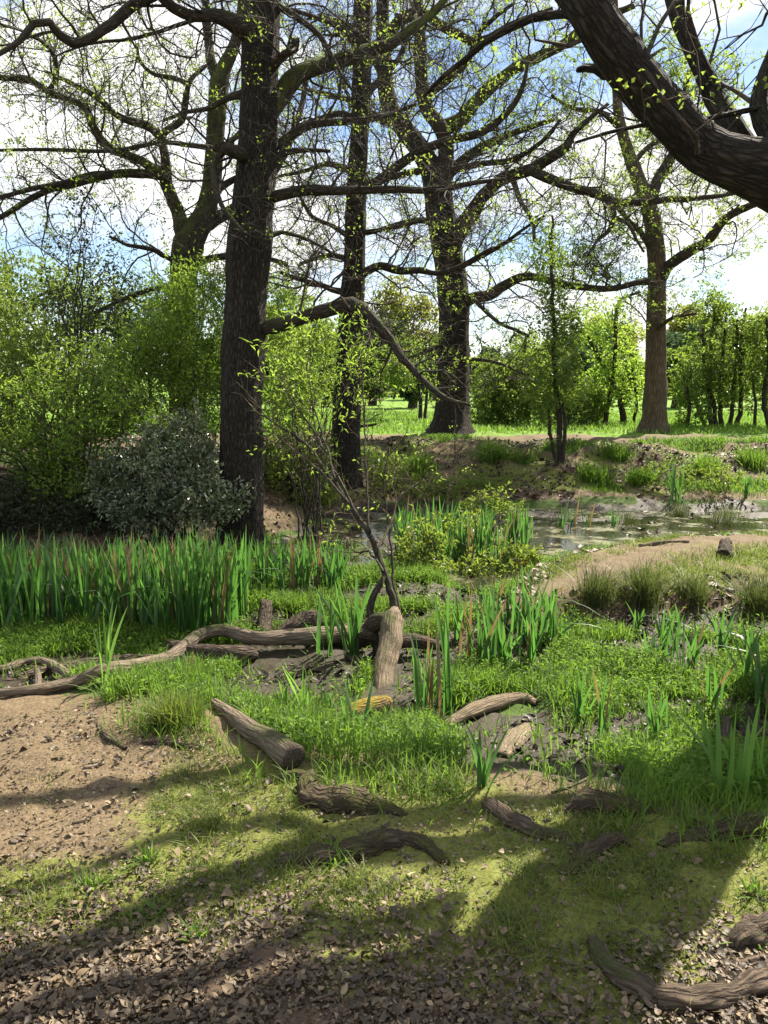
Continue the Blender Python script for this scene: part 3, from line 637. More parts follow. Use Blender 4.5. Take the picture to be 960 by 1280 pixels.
# big oak standing just outside the frame on the right; its limbs lean in and shade the foreground
oak('oak_tree', 'huge dark oak limb leaning in across the upper right corner', 'tree',
    ('w', [(2.98, 5.1, -0.35, .38), (2.92, 5.0, .05, .33), (2.54, 4.45, 1.0, .28), (2.28, 4.12, 1.8, .25), (2.12, 3.93, 2.4, .25), (2.18, 3.97, 3.0, .25), (2.5, 4.2, 4.2, .19), (2.75, 4.45, 5.5, .14), (2.85, 4.6, 7.5, .08), (2.9, 4.6, 9, .03)]),
    4.25, [
    (-0.42, -0.6, [(1020, 240, 44), (990, 226, 43), (955, 212, 40), (920, 203, 34), (882, 187, 30), (850, 160, 29), (817, 125, 28.5), (788, 88, 28), (759, 52, 27.5), (727, 2, 26.5), (695, -50, 26), (655, -115, 24), (600, -200, 21), (520, -290, 16), (430, -360, 9)]),
    (-0.1, 0.75, [(945, 206, 20), (922, 172, 15), (905, 140, 13), (886, 105, 12), (868, 70, 11), (850, 28, 10.5), (838, -15, 10), (800, -90, 8), (740, -170, 6), (660, -230, 4)]),
    (-0.4, 0.3, [(1000, 205, 18), (966, 174, 13), (950, 132, 12), (957, 92, 10), (970, 40, 9), (960, -40, 7)]),
    (-0.12, -0.3, [(758, 92, 8), (745, 86, 6), (732, 85, 5), (722, 88, 3)]),
    (-0.1, -0.5, [(1010, 120, 5), (960, 132, 3.6), (910, 143, 3.2), (865, 151, 3), (815, 154, 2.6), (765, 165, 2.2), (720, 178, 1.6)]),
    (0.2, 1.0, [(725, 18, 7), (705, 17, 5.5), (665, 22, 5), (640, 34, 4.5), (605, 54, 4), (580, 76, 3.6), (555, 95, 3), (530, 120, 2)]),
    ('w', [(2.3, 4.22, 1.5, .12), (2.9, 5.2, 2.8, .105), (3.6, 6.3, 4.0, .095), (3.6, 6.62, 4.4, .09), (3.44, 6.64, 4.5, .085), (3.09, 6.57, 4.5, .08), (2.73, 6.52, 4.5, .075), (2.4, 6.5, 4.5, .07), (2.0, 6.42, 4.5, .062), (1.71, 6.34, 4.5, .055), (1.2, 6.2, 4.5, .03)]),
    ('w', [(2.28, 4.2, 1.7, .09), (2.9, 5.3, 3.2, .06), (3.05, 6.0, 4.2, .05), (2.72, 6.11, 4.5, .045), (2.35, 6.08, 4.5, .04), (2.07, 5.96, 4.5, .035), (1.9, 5.82, 4.5, .03), (1.6, 5.6, 4.5, .015)]),
    ('w', [(2.28, 4.2, 1.6, .12), (2.9, 5.1, 2.9, .11), (3.8, 6.2, 4.5, .10), (3.85, 6.6, 5.3, .095), (3.6, 6.7, 5.45, .095), (3.32, 6.71, 5.5, .09), (2.96, 6.49, 5.5, .085), (2.71, 6.26, 5.5, .08), (2.5, 6.14, 5.5, .07), (2.0, 5.9, 5.6, .04)]),
    ], T(0.03, 0.4, 0.5, per=5, fine=0.7), M['bark_oak'], M['bark_oak'], M['leaf_oak'], sides=40, flare=0.8)

# ------------------------------------------------------------------ saplings, shrubs
def shrub(name, label, cat, base, clumps, leafmat, n, ln, wd=0.5, stems=6, stem_mat=None, group=None, spread=0.10, tint=None, up=0.5, stem_r=0.012, twiggy=True):
    """clumps: list of (centre, radii) lumps of foliage; leaves sit on short sprays inside the lumps"""
    base = np.array(base, float)
    root = empty(name, base, label, cat, group)
    sm = MB(); cs = [np.array(c, float) for c, _ in clumps]
    k = max(stems, 1)
    for i in range(k):
        c, rd = clumps[i % len(clumps)]; c = np.array(c, float); rd = np.array(rd, float)
        tgt = c + rd * nrm(rng.normal(size=3)) * rng.uniform(0.2, 0.9)
        tgt[2] = max(tgt[2], base[2] + 0.15)
        p0 = base + np.array([rng.normal(0, 0.08), rng.normal(0, 0.08), -0.06]) * (1 + 0.12 * k ** 0.5)
        mid = p0 * 0.5 + tgt * 0.5 + np.array([rng.normal(0, 0.06), rng.normal(0, 0.06), 0.15 * np.linalg.norm(tgt - p0)])
        q, r = resample([p0, mid, tgt], [stem_r * rng.uniform(.7, 1.4), stem_r * .7, stem_r * 0.3], 0.12)
        q = q + rng.normal(0, 0.012, q.shape); tube(sm, q, r, 5, cap=False)
    pos, dr = [], []
    vol = np.array([np.prod(np.array(rd)) ** 0.67 for _, rd in clumps]); share = vol / vol.sum()
    for (c, rd), s_ in zip(clumps, share):
        c = np.array(c, float); rd = np.array(rd, float); m = int(n * s_); per = 9
        ns = max(1, m // per)
        u = nrm(rng.normal(size=(ns, 3))); rad = rng.uniform(0.25, 1.0, (ns, 1)) ** 0.45
        lump = 1 + 0.55 * (fbm(u[:, 0] * 2.3 + c[0] * 3 + 20, u[:, 2] * 2.3 + u[:, 1] * 1.7 + 30, 3)[:, None] - 0.5) * 2
        sp_ = c + u * rd * rad * lump
        sd_ = nrm(u + rng.normal(0, 0.55, (ns, 3)) + np.array([0, 0, 0.35]))
        sl = spread * rng.uniform(0.6, 1.8, (ns, 1))
        if twiggy:
            for a, d, l in zip(sp_[::3], sd_[::3], sl[::3, 0]):
                tube(sm, np.array([a - d * l * 1.5, a, a + d * l]), [0.004, 0.003, 0.0015], 3, cap=False)
        tt = rng.uniform(-1.0, 1.0, (ns, per, 1))
        pos.append((sp_[:, None] + sd_[:, None] * tt * sl[:, None] + rng.normal(0, spread * 0.16, (ns, per, 3))).reshape(-1, 3))
        dr.append((sd_[:, None] * 0.6 + rng.normal(0, 0.7, (ns, per, 3))).reshape(-1, 3))
    pos = np.concatenate(pos); dr = np.concatenate(dr)
    ok = pos[:, 2] > terrain(pos[:, 0], pos[:, 1]) + 0.01
    lf = MB(); leaves(lf, pos[ok], dr[ok], ln, ln * wd, tint=tint, up=up)
    sm.build('stems', stem_mat or M['twig'], root, origin=base)
    lf.build('foliage', leafmat, root, origin=base, smooth=False)
    return root
def lump(px, py, rx, ry, Y, depth=None):
    """a foliage lump given by its place and size in the picture and its distance"""
    c = P(px, py, Y); k = mpp(c); return (c, (rx * k, (depth if depth else 0.5 * (rx + ry) * k), ry * k))
def gb(px, Y):                     # ground point under picture column px at distance Y
    c = P(px, 600, Y); return np.array([c[0], Y, gz(c[0], Y)])

shrub('hawthorn_shrub', 'large dense dark green shrub filling the left edge behind the iris bed', 'shrub', gb(70, 9.9),
      [lump(60, 520, 110, 60, 9.9), lump(20, 600, 90, 80, 9.5), lump(140, 560, 80, 80, 9.9), lump(-30, 470, 100, 60, 10.2), lump(120, 620, 70, 60, 9.5), lump(-120, 560, 90, 120, 9.8), lump(60, 455, 60, 40, 10.3)],
      M['leaf_mid'], 24000, 0.066, stems=30, stem_r=0.018)
shrub('hawthorn_shrub', 'dim low shrub of dark leaves behind the left end of the iris bed', 'shrub', gb(40, 8.9),
      [lump(30, 650, 80, 40, 8.9), lump(110, 655, 60, 32, 8.9), lump(-60, 640, 80, 60, 8.8)], M['leaf_dark'], 14000, 0.05, stems=12)
shrub('holly_bush', 'glossy dark holly bush shining silver at the foot of the thick left trunk', 'shrub', gb(225, 8.7),
      [lump(215, 590, 62, 50, 8.6), lump(258, 625, 45, 30, 8.3), lump(180, 630, 50, 42, 8.6), lump(225, 550, 45, 35, 8.9), lump(150, 600, 40, 40, 8.8)],
      M['leaf_holly'], 14000, 0.058, stems=14, up=0.6)
shrub('willow_bush', 'bright green willow bush glowing in the sun above the holly', 'shrub', gb(235, 10.4),
      [lump(240, 420, 60, 60, 10.3), lump(190, 440, 55, 40, 10.2), lump(265, 480, 40, 70, 10.2), lump(170, 480, 60, 45, 10.2), lump(225, 370, 35, 40, 10.6), lump(265, 360, 28, 35, 10.4)],
      M['leaf_willow'], 15000, 0.066, wd=0.34, stems=22, spread=0.17, stem_r=0.014)
shrub('willow_bush', 'lower trailing willow sprays with yellow-green leaves in front of the dark left shrub', 'shrub', gb(120, 9.3),
      [lump(105, 530, 30, 45, 9.1), lump(60, 560, 35, 20, 9.0), lump(160, 500, 34, 36, 9.1), lump(40, 480, 40, 30, 9.2), lump(120, 455, 45, 30, 9.3), lump(200, 535, 30, 30, 9.0), lump(90, 600, 45, 22, 8.9), lump(20, 545, 30, 30, 9.0)], M['leaf_willow'], 3800, 0.062, wd=0.34, stems=12, spread=0.17, tint=0.9)
shrub('elder_sapling', 'tall thin dark-leaved sapling rising above the left shrubs against the sky', 'sapling', gb(105, 11.2),
      [lump(105, 400, 55, 60, 11.2), lump(80, 345, 35, 50, 11.2), lump(115, 300, 35, 55, 11.3), lump(130, 360, 40, 60, 11.2), lump(100, 265, 14, 35, 11.2), lump(60, 390, 30, 40, 11.2)],
      M['leaf_dark'], 2300, 0.055, stems=18, stem_mat=M['twig'], spread=0.13, stem_r=0.012)
shrub('hazel_shrub', 'pale sunlit shrub at the left picture edge below the bare boughs', 'shrub', gb(-10, 12.0),
      [lump(5, 440, 50, 60, 12), lump(-40, 380, 60, 80, 12), lump(35, 415, 30, 40, 12.2)], M['leaf_mid'], 8000, 0.06, stems=14)
shrub('willow_shoots', 'leafy willow shoots with bright narrow leaves just right of the thick left trunk', 'shrub', gb(385, 9.6),
      [lump(360, 455, 32, 45, 9.4), lump(400, 440, 30, 35, 9.4), lump(345, 480, 22, 40, 9.3), lump(430, 470, 30, 45, 9.5), lump(455, 440, 16, 25, 9.5)],
      M['leaf_willow'], 1300, 0.066, wd=0.32, stems=20, spread=0.16, stem_r=0.009, tint=0.7)
shrub('low_shrub', 'yellow-green low shrub between the thick left trunk and the slim trunk', 'shrub', gb(365, 10.8),
      [lump(360, 600, 36, 42, 10.7), lump(385, 560, 30, 35, 11.0), lump(345, 560, 20, 45, 10.9), lump(400, 610, 22, 22, 10.8)],
      M['leaf_bram'], 8000, 0.045, stems=16)
shrub('hedge_bush', 'green bush seen behind the thick left trunk at head height', 'shrub', gb(370, 19),
      [lump(370, 400, 45, 50, 19), lump(340, 380, 35, 45, 19.5), lump(395, 450, 40, 45, 19), lump(360, 500, 40, 35, 18.6)], M['leaf_mid'], 9000, 0.09, stems=10)
# slender saplings on the far bank
def sapling(name, label, cat, stems, Y, lumps, leafmat, n, ln, group=None, bm=None, twig=(0.7, 0.5), wd=0.6):
    b = gb(stems[0][0][0], Y)
    root = empty(name, b, label, cat, group)
    tr_ = Tree(ln, 0.5, 0.9, fine=0.9); tb = MB()
    for pl in stems:
        q, r = limb3d(pl, Y, Y + rnd.uniform(-.2, .2)); q[0][2] = gz(q[0][0], q[0][1]) - 0.05
        q, r = resample(q, r, 0.15); q = q + rng.normal(0, 0.012, q.shape)
        tube(tb, q, r, 6, rough=0.1, cap=False); tr_.grow(q, r, 1, 2, 0.3)
    tb.build('trunk', bm or M['bark_limb'], root, origin=b)
    tw = tr_.tw.build('twigs', M['twig'], root, origin=b); tw['kind'] = 'stuff'
    lf = MB(); leaves(lf, np.array(tr_.lp), np.array(tr_.ld), ln, ln * wd)
    for c, rd in lumps:
        m = n // len(lumps); u = nrm(rng.normal(size=(m, 3))) * rng.uniform(0.1, 1, (m, 1)) ** 0.5
        kk = rng.integers(0, max(2, m // 14), m); cc = nrm(rng.normal(size=(max(2, m // 14), 3))) * rng.uniform(0.2, 1, (max(2, m // 14), 1)) ** 0.5
        pos = np.array(c) + (cc[kk] * 0.9 + u * 0.25) * np.array(rd)
        leaves(lf, pos, rng.normal(size=(m, 3)) + np.array([0, 0, .2]), ln, ln * wd)
    lf.build('crown', leafmat, root, origin=b, smooth=False)
    return root
sapling('young_tree', 'slender young tree with a thin straight stem at the waterside right of the middle', 'tree',
        [[(700, 588, 5), (699, 540, 4), (695, 480, 3.4), (692, 420, 3), (690, 340, 2.4), (690, 270, 1.5)], [(703, 586, 3.5), (706, 540, 2.5), (704, 500, 1.6)], [(696, 586, 3), (688, 540, 2.2), (686, 490, 1.4)]], 13.5,
        [lump(690, 440, 40, 60, 13.5), lump(705, 410, 30, 40, 13.4), lump(690, 340, 26, 60, 13.5), lump(680, 490, 30, 40, 13.5), lump(715, 480, 26, 35, 13.5)], M['leaf_mid'], 3600, 0.07)
sapling('young_tree', 'young tree with a crooked thin dark stem just left of the brown trunk', 'tree',
        [[(755, 542, 4), (762, 500, 3), (768, 450, 3), (770, 400, 2.6), (775, 375, 2.2), (800, 365, 1.5)], [(782, 535, 5), (776, 505, 4), (772, 490, 3), (750, 450, 2.4), (735, 420, 1.8)], [(792, 540, 2.5), (795, 500, 2), (790, 460, 1.4)]], 19.6,
        [lump(770, 430, 45, 50, 19.6), lump(740, 400, 45, 40, 19.6), lump(790, 480, 35, 40, 19.6), lump(750, 480, 35, 35, 19.6)], M['leaf_willow'], 3600, 0.085)
sapling('multi_stem_shrub', 'tall many-stemmed shrub with thin dark stems on the bank right of the brown trunk', 'shrub',
        [[(890, 544, 3.5), (886, 500, 3), (889, 440, 2.5), (893, 380, 1.6)], [(895, 544, 3), (892, 505, 3), (882, 470, 2.5), (878, 410, 1.6)], [(902, 544, 3.5), (900, 500, 3), (904, 440, 2.2), (908, 390, 1.5)],
         [(912, 545, 3), (916, 500, 2.8), (920, 450, 2.2), (922, 400, 1.4)], [(918, 546, 3.5), (926, 500, 3), (925, 440, 2.2), (932, 385, 1.4)], [(884, 544, 2.5), (872, 510, 2), (862, 470, 1.5)]], 19,
        [lump(890, 430, 40, 60, 19), lump(925, 440, 45, 60, 19), lump(890, 385, 30, 25, 19), lump(870, 470, 30, 45, 19), lump(950, 470, 35, 50, 19), lump(905, 490, 45, 30, 19)], M['leaf_mid'], 7000, 0.085)
sapling('young_tree', 'small crooked bare-stemmed tree on the bank at the right picture edge', 'tree',
        [[(962, 548, 4), (955, 500, 3.4), (962, 450, 3), (958, 400, 2)], [(940, 545, 2.6), (945, 510, 2), (940, 470, 1.4)]], 18.5,
        [lump(965, 420, 40, 45, 18.5), lump(985, 470, 40, 50, 18.5)], M['leaf_mid'], 3500, 0.09)
sapling('young_tree', 'small tree with twin thin stems in the meadow left of the wide middle oak', 'tree',
        [[(524, 540, 3), (525, 505, 2.6), (522, 470, 2), (515, 440, 1.4)], [(530, 540, 2.4), (533, 500, 2), (535, 460, 1.4)]], 22,
        [lump(515, 450, 40, 35, 22), lump(490, 470, 30, 25, 22)], M['leaf_mid'], 1800, 0.10)
for px, Y, top, lab in [(858, 18.5, 470, 'thin wavy-stemmed young tree close behind the bank right of the brown trunk'), (655, 21, 420, 'thin leafy young tree at the right end of the round bank bush'), (372, 16.5, 450, 'thin pale stem standing between the thick left trunk and the slim trunk')]:
    sapling('young_tree', lab, 'tree', [[(px, 548, 3), (px + 4, 505, 2.5), (px - 3, 470, 2), (px + 3, top, 1.3)]], Y,
            [lump(px, top + 15, 28, 30, Y), lump(px + 8, top + 50, 26, 30, Y)], M['leaf_mid'], 1300, 0.09)
shrub('bank_bush', 'round dense dark green bush on the far bank right of the wide middle oak', 'shrub', gb(640, 19.5),
      [lump(640, 505, 42, 32, 19.4), lump(620, 480, 34, 36, 19.8), lump(660, 470, 36, 34, 19.8), lump(690, 505, 30, 30, 19.6), lump(605, 515, 24, 24, 19.2)], M['leaf_mid'], 14000, 0.085, stems=12)
shrub('bank_bush', 'small dark green bush on the bank below the crooked young tree', 'shrub', gb(725, 19.5),
      [lump(725, 515, 28, 24, 19.5), lump(745, 500, 22, 22, 19.8)], M['leaf_mid'], 4000, 0.085, stems=8)

# ------------------------------------------------------------------ distant trees beyond the meadow
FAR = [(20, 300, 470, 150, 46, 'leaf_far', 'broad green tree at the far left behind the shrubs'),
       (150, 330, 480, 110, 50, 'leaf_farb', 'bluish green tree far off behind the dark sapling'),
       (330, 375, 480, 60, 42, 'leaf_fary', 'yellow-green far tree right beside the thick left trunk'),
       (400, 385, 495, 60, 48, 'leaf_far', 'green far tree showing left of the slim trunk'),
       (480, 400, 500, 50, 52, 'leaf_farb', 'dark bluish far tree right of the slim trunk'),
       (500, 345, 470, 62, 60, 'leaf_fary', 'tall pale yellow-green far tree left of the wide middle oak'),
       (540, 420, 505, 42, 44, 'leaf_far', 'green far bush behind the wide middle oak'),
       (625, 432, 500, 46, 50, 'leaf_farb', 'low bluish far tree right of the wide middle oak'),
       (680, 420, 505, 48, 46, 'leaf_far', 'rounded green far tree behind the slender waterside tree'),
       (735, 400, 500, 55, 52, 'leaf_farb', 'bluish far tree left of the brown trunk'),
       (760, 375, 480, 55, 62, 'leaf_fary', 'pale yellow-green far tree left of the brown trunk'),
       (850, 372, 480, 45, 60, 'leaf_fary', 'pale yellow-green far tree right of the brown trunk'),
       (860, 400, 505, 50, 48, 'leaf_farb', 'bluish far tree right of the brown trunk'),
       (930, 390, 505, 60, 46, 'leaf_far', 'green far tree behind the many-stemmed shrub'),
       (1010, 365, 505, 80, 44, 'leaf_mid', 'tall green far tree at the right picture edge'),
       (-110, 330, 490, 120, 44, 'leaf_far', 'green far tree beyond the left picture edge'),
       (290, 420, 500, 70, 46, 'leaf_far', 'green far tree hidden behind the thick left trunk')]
for k, (px, top, hw, mt_, lab) in enumerate([(345, 440, 38, 'leaf_mid', 'low green bush at the far edge of the meadow beside the thick left trunk'), (405, 445, 36, 'leaf_far', 'low green bush at the far edge of the meadow left of the slim trunk'),
        (465, 430, 36, 'leaf_mid', 'bushy hedge clump at the far edge of the meadow right of the slim trunk'), (515, 445, 34, 'leaf_farb', 'dark hedge clump at the far meadow edge left of the wide middle oak'), (600, 440, 40, 'leaf_far', 'hedge clump at the far meadow edge just right of the wide middle oak'),
        (665, 448, 36, 'leaf_mid', 'hedge clump at the far meadow edge behind the round bank bush'), (720, 435, 38, 'leaf_farb', 'dark hedge clump at the far meadow edge behind the waterside tree'), (780, 440, 36, 'leaf_far', 'hedge clump at the far meadow edge left of the brown trunk'),
        (845, 430, 38, 'leaf_mid', 'hedge clump at the far meadow edge right of the brown trunk'), (905, 440, 38, 'leaf_farb', 'dark hedge clump at the far meadow edge behind the many-stemmed shrub'), (960, 425, 40, 'leaf_far', 'hedge clump at the far meadow edge at the right picture edge')]):
    FAR.append((px, top, 490, hw, 31.5 + (k * 7) % 5, mt_, lab))
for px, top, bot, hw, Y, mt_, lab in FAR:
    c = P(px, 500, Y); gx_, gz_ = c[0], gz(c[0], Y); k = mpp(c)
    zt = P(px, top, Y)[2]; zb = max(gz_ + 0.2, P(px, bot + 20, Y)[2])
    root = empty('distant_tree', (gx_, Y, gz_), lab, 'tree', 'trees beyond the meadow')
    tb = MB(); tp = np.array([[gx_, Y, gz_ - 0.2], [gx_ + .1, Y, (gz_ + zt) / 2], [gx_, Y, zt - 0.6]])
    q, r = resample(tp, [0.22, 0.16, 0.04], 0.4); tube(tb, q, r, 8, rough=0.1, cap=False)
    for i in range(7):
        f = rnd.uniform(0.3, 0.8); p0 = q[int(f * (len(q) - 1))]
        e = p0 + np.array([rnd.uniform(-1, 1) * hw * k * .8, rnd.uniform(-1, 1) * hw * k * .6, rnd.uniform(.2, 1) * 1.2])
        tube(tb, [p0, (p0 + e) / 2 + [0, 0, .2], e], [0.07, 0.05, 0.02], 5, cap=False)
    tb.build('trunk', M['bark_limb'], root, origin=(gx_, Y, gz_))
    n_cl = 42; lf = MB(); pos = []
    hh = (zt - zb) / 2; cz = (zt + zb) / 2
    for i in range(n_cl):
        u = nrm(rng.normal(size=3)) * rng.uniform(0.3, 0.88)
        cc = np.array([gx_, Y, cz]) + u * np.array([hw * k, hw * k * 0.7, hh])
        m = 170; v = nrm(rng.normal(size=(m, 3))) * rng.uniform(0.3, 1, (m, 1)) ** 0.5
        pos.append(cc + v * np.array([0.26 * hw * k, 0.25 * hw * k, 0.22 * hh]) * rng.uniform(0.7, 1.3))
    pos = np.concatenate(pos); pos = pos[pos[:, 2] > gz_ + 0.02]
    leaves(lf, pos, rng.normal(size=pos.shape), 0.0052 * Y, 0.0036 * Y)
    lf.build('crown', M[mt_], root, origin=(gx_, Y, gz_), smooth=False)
hb = MB(); pos = []
for i in range(170):
    yy = rng.uniform(66, 85); xx = rng.uniform(-75, 75); hgt = rng.uniform(2.5, 4.6) + 1.4 * math.sin(xx * 0.13)
    m = 110; v = nrm(rng.normal(size=(m, 3))) * rng.uniform(0.3, 1, (m, 1)) ** 0.5
    pos.append(np.array([xx, yy, gz(xx, yy) + hgt * 0.5]) + v * np.array([1.6, 1.4, hgt * 0.5]))
pos = np.concatenate(pos); leaves(hb, pos, rng.normal(size=pos.shape), 0.5, 0.36)
tag(hb.build('far_wood', M['leaf_farb'], smooth=False), 'far dark wood closing the meadow behind the trees', 'wood', kind='stuff')

# ------------------------------------------------------------------ dead leaning willow in the pond
KEEP = np.zeros((400, 320), bool)       # x -5..7, y 1..10.6 at 3 cm
def ground_tube(pl, mat, name, label, cat, rough=0.25, sides=14, lift=0.4, group=None, step=0.025, flat=None, freq=7.0, embed=None, branches=(), endcut=None):
    """a log or root lying on the ground; pl: (px, py, radius px [, extra lift m])"""
    def conv(pl_):
        pts, rad = [], []
        for q in pl_:
            p = G(q[0], q[1]); r = q[2] * mpp(p); p = G(q[0], q[1], max(0.0, r * lift * 0.9))
            p[2] += (q[3] if len(q) > 3 else 0); pts.append(p); rad.append(r)
        return resample(pts, rad, step)
    q, r = conv(pl)
    if name == 'tree_root':
        k = np.linspace(0, 1, len(q)); sw = rnd.random() * 50
        q[:, 0] += (fbm(k * 9 + sw, k * 0 + sw, 3) - .5) * 0.05; q[:, 2] += (fbm(k * 13 + sw, k * 0 + 3, 2) - .5) * 0.022
        q[:, 2] -= r * 1.1 * np.maximum(sst(0.12, 0, k), sst(0.88, 1, k)) * (1 if pl[-1][0] < 955 else 0.0)
        r = r * (0.8 + 0.5 * fbm(k * 11 + sw, k * 0 + 9, 2))
    for a, b in zip(q, r):
        i0, j0 = int((a[0] + 5) / .03), int((a[1] - 1) / .03); m = int(b * 0.9 / .03)
        fr = 3 if m > 1 else 0
        if name in ('fallen_branch', 'mossy_log', 'cut_log'): m = max(m, 2) ; fr = 7 if name == 'fallen_branch' else 4 if name == 'mossy_log' else 1
        if name in ('tree_root', 'fallen_stick', 'dead_stick'): m = max(0, m - 1)
        if i0 > 8 and j0 > 8: KEEP[max(0, i0 - m):i0 + m + 1, max(0, j0 - m - fr):j0 + m] = True
    org = q[len(q) // 2].copy(); org[2] = gz(org[0], org[1])
    mb = MB(); tube(mb, q, r, sides, rough=rough, seed=rnd.random() * 20, flat=flat, freq=freq)
    for b in branches:
        q2, r2 = conv(b); tube(mb, q2, r2, 10, rough=rough, seed=rnd.random() * 20, freq=freq)
    o = tag(mb.build(name, mat, origin=org), label, cat, group)
    return o, q, r, org

# big fallen tree across the marsh
o, q, r, org = ground_tube([(-40, 868, 4.9), (0, 866, 5.3), (40, 862, 5.7), (90, 853, 6.6), (130, 848, 7, .05), (170, 841, 7.2, .05), (208, 830, 7.6, .04), (230, 814, 7.8, .03), (252, 802, 7.8, .05), (280, 798, 7.8, .06), (320, 803, 8.2, .03), (360, 800, 9.0, .02), (395, 795, 10.7), (440, 792, 9.8)],
    M['log'], 'fallen_branch', 'long smooth curved fallen branch snaking from the left edge in front of the irises', 'fallen branch', rough=0.13, lift=1.5,
    branches=[[(95, 853, 5.7, .01), (75, 843, 5.7, .03), (55, 833, 5.3, .03), (30, 831, 4.9, .02), (0, 837, 4.9), (-40, 840, 4.1)], [(48, 860, 4.0), (48, 852, 4.0, .03), (46, 846, 3.0, .05)]])
ground_tube([(20, 846, 4.1), (60, 838, 6.6), (95, 832, 7.4), (130, 828, 7.4), (165, 826, 7.4), (200, 828, 7.8), (222, 830, 7.4)], M['log_dark'], 'fallen_log', 'flaky brown log lying behind the curved fallen branch on the left', 'log', rough=0.3, lift=1.2)
ground_tube([(214, 812, 9.0, .02), (238, 816, 11.5), (262, 818, 12.3), (290, 819, 12.3), (312, 818, 9.8), (318, 818, 4.9)], M['log_dark'], 'fallen_log', 'thick rough-barked dark log under the bend of the curved fallen branch', 'log', rough=0.25, lift=1.0, sides=20)
ground_tube([(326, 800, 8.2), (330, 790, 9.0, .04), (332, 780, 8.2, .09), (333, 775, 6.6, .12)], M['log_dark'], 'broken_stump', 'short broken upright stub behind the curved fallen branch', 'stump', rough=0.3)
ground_tube([(352, 795, 8.2), (372, 784, 10.7, .03), (392, 780, 11.5, .03), (400, 784, 8.2)], M['log_dark'], 'fallen_log', 'splintered reddish log end beside the broken stub', 'log', rough=0.35, lift=0.8)
ground_tube([(0, 852, 3.0), (25, 850, 3.5), (60, 842, 3.0), (80, 840, 2.0)], M['log_dark'], 'dead_stick', 'dark stick under the fork of the curved fallen branch', 'stick', rough=0.2)
# leaning bare stem in the middle
Yb = 5.55
def at3(pl, Y0, Y1): return limb3d(pl, Y0, Y1)
root = empty('dead_tree', G(478, 872), 'bare broken dead trunk leaning like a post in the marsh, with side arms', 'dead tree')
ob = np.array(root.location)
a0, a1 = P(472, 892, 4.45), P(492, 764, 5.25)
q = np.array([a0 + (a1 - a0) * f for f in (0, .18, .4, .62, .78, .92, 1.0)]); q[:, 0] += [0, .006, -.008, .012, 0, .004, .01]; rr_ = np.array([.056, .062, .066, .072, .078, .068, .03])
q, rr_ = resample(q, rr_, 0.015); mb = MB(); tube(mb, q, rr_, 24, rough=0.22, seed=3, freq=9)
for a in q:
    i0, j0 = int((a[0] + 5) / .03), int((a[1] - 1) / .03)
    if a[1] < 5.0: KEEP[i0 - 2:i0 + 3, j0 - 6:j0 + 3] = True
mb.build('trunk', M['log_pale'], root, origin=ob)
for pl, nm in [([(492, 803, 9), (512, 800, 9), (532, 803, 8), (548, 808, 6), (553, 811, 3)], 'limb'), ([(488, 778, 12), (474, 776, 11), (462, 786, 10), (452, 800, 10)], 'limb'),
               ([(452, 792, 7), (464, 794, 7), (472, 802, 7.5), (474, 815, 8), (472, 832, 9)], 'limb')]:
    mb = MB(); q, rr_ = at3(pl, 5.15, 5.25); q, rr_ = resample(q, rr_, 0.02); tube(mb, q, rr_, 14, rough=0.2, seed=len(pl), freq=8); mb.build(nm, M['log_pale' if nm == 'x' else 'log_dark'], root, origin=ob)
ground_tube([(420, 796, 12), (436, 792, 13), (452, 792, 12), (468, 798, 10)], M['log_dark'], 'fallen_log', 'dark butt of a fallen log meeting the bare broken trunk', 'log', rough=0.25, lift=0.9)
ground_tube([(482, 878, 8), (470, 882, 11), (450, 888, 12), (430, 893, 10), (415, 894, 6)], M['ochre'], 'mossy_log', 'short log under ochre moss at the foot of the bare broken trunk', 'log', rough=0.2, lift=1.3)
# leaning willow stems above it
root = empty('leaning_willow', G(498, 800), 'thin bare willow leaning to the upper left from the fallen trunk in the middle', 'tree')
ob = np.array(root.location); tb = MB(); tr_ = Tree(0.055, 0.35, 0.8, per=3, crook=0.2, fine=0.8)
for k, pl in enumerate([[(499, 785, 8), (492, 755, 8), (485, 730, 7.5), (474, 700, 7), (463, 668, 6), (448, 648, 5.5), (432, 625, 5), (418, 602, 4.6), (403, 585, 4), (394, 568, 3.6), (376, 550, 3), (355, 536, 2.6), (332, 522, 2), (312, 512, 1.3)],
           [(503, 790, 5), (498, 760, 4.5), (492, 730, 3), (489, 690, 2.4), (484, 640, 2), (480, 600, 1.6), (488, 560, 1.2)],
           [(462, 665, 4), (460, 640, 2.4), (457, 580, 2), (455, 520, 1.7), (452, 450, 1.2)],
           [(432, 625, 3), (408, 596, 2.6), (380, 572, 2.3), (352, 548, 2), (325, 535, 1.4)],
           [(418, 602, 3), (412, 570, 2.2), (402, 540, 2), (390, 500, 1.6), (382, 450, 1.2)],
           [(448, 648, 3), (425, 600, 2.2), (395, 545, 2), (365, 500, 1.5), (345, 470, 1.2)],
           [(480, 715, 3), (462, 690, 2.2), (445, 690, 2), (430, 670, 1.3)],
           [(480, 790, 9, 0), (462, 765, 8), (470, 740, 7), (478, 722, 5)],
           [(470, 690, 3), (488, 655, 2.2), (500, 620, 1.8), (530, 600, 1.4)]]):
    q, rr_ = limb3d([(p_[0], p_[1], p_[2] * 0.62) for p_ in pl], Yb + 0.2, Yb + 0.2 + (0.9 if k != 7 else 0.1)); q, rr_ = resample(q, rr_, 0.06)
    q = q + rng.normal(0, 0.004, q.shape); lb = MB(); tube(lb, q, rr_, 8, rough=0.15, seed=k)
    lb.build('trunk' if k == 0 else 'limb', M['bark_limb'], root, origin=ob)
    if k != 7: tr_.grow(q, rr_, 1, 2, 0.35)
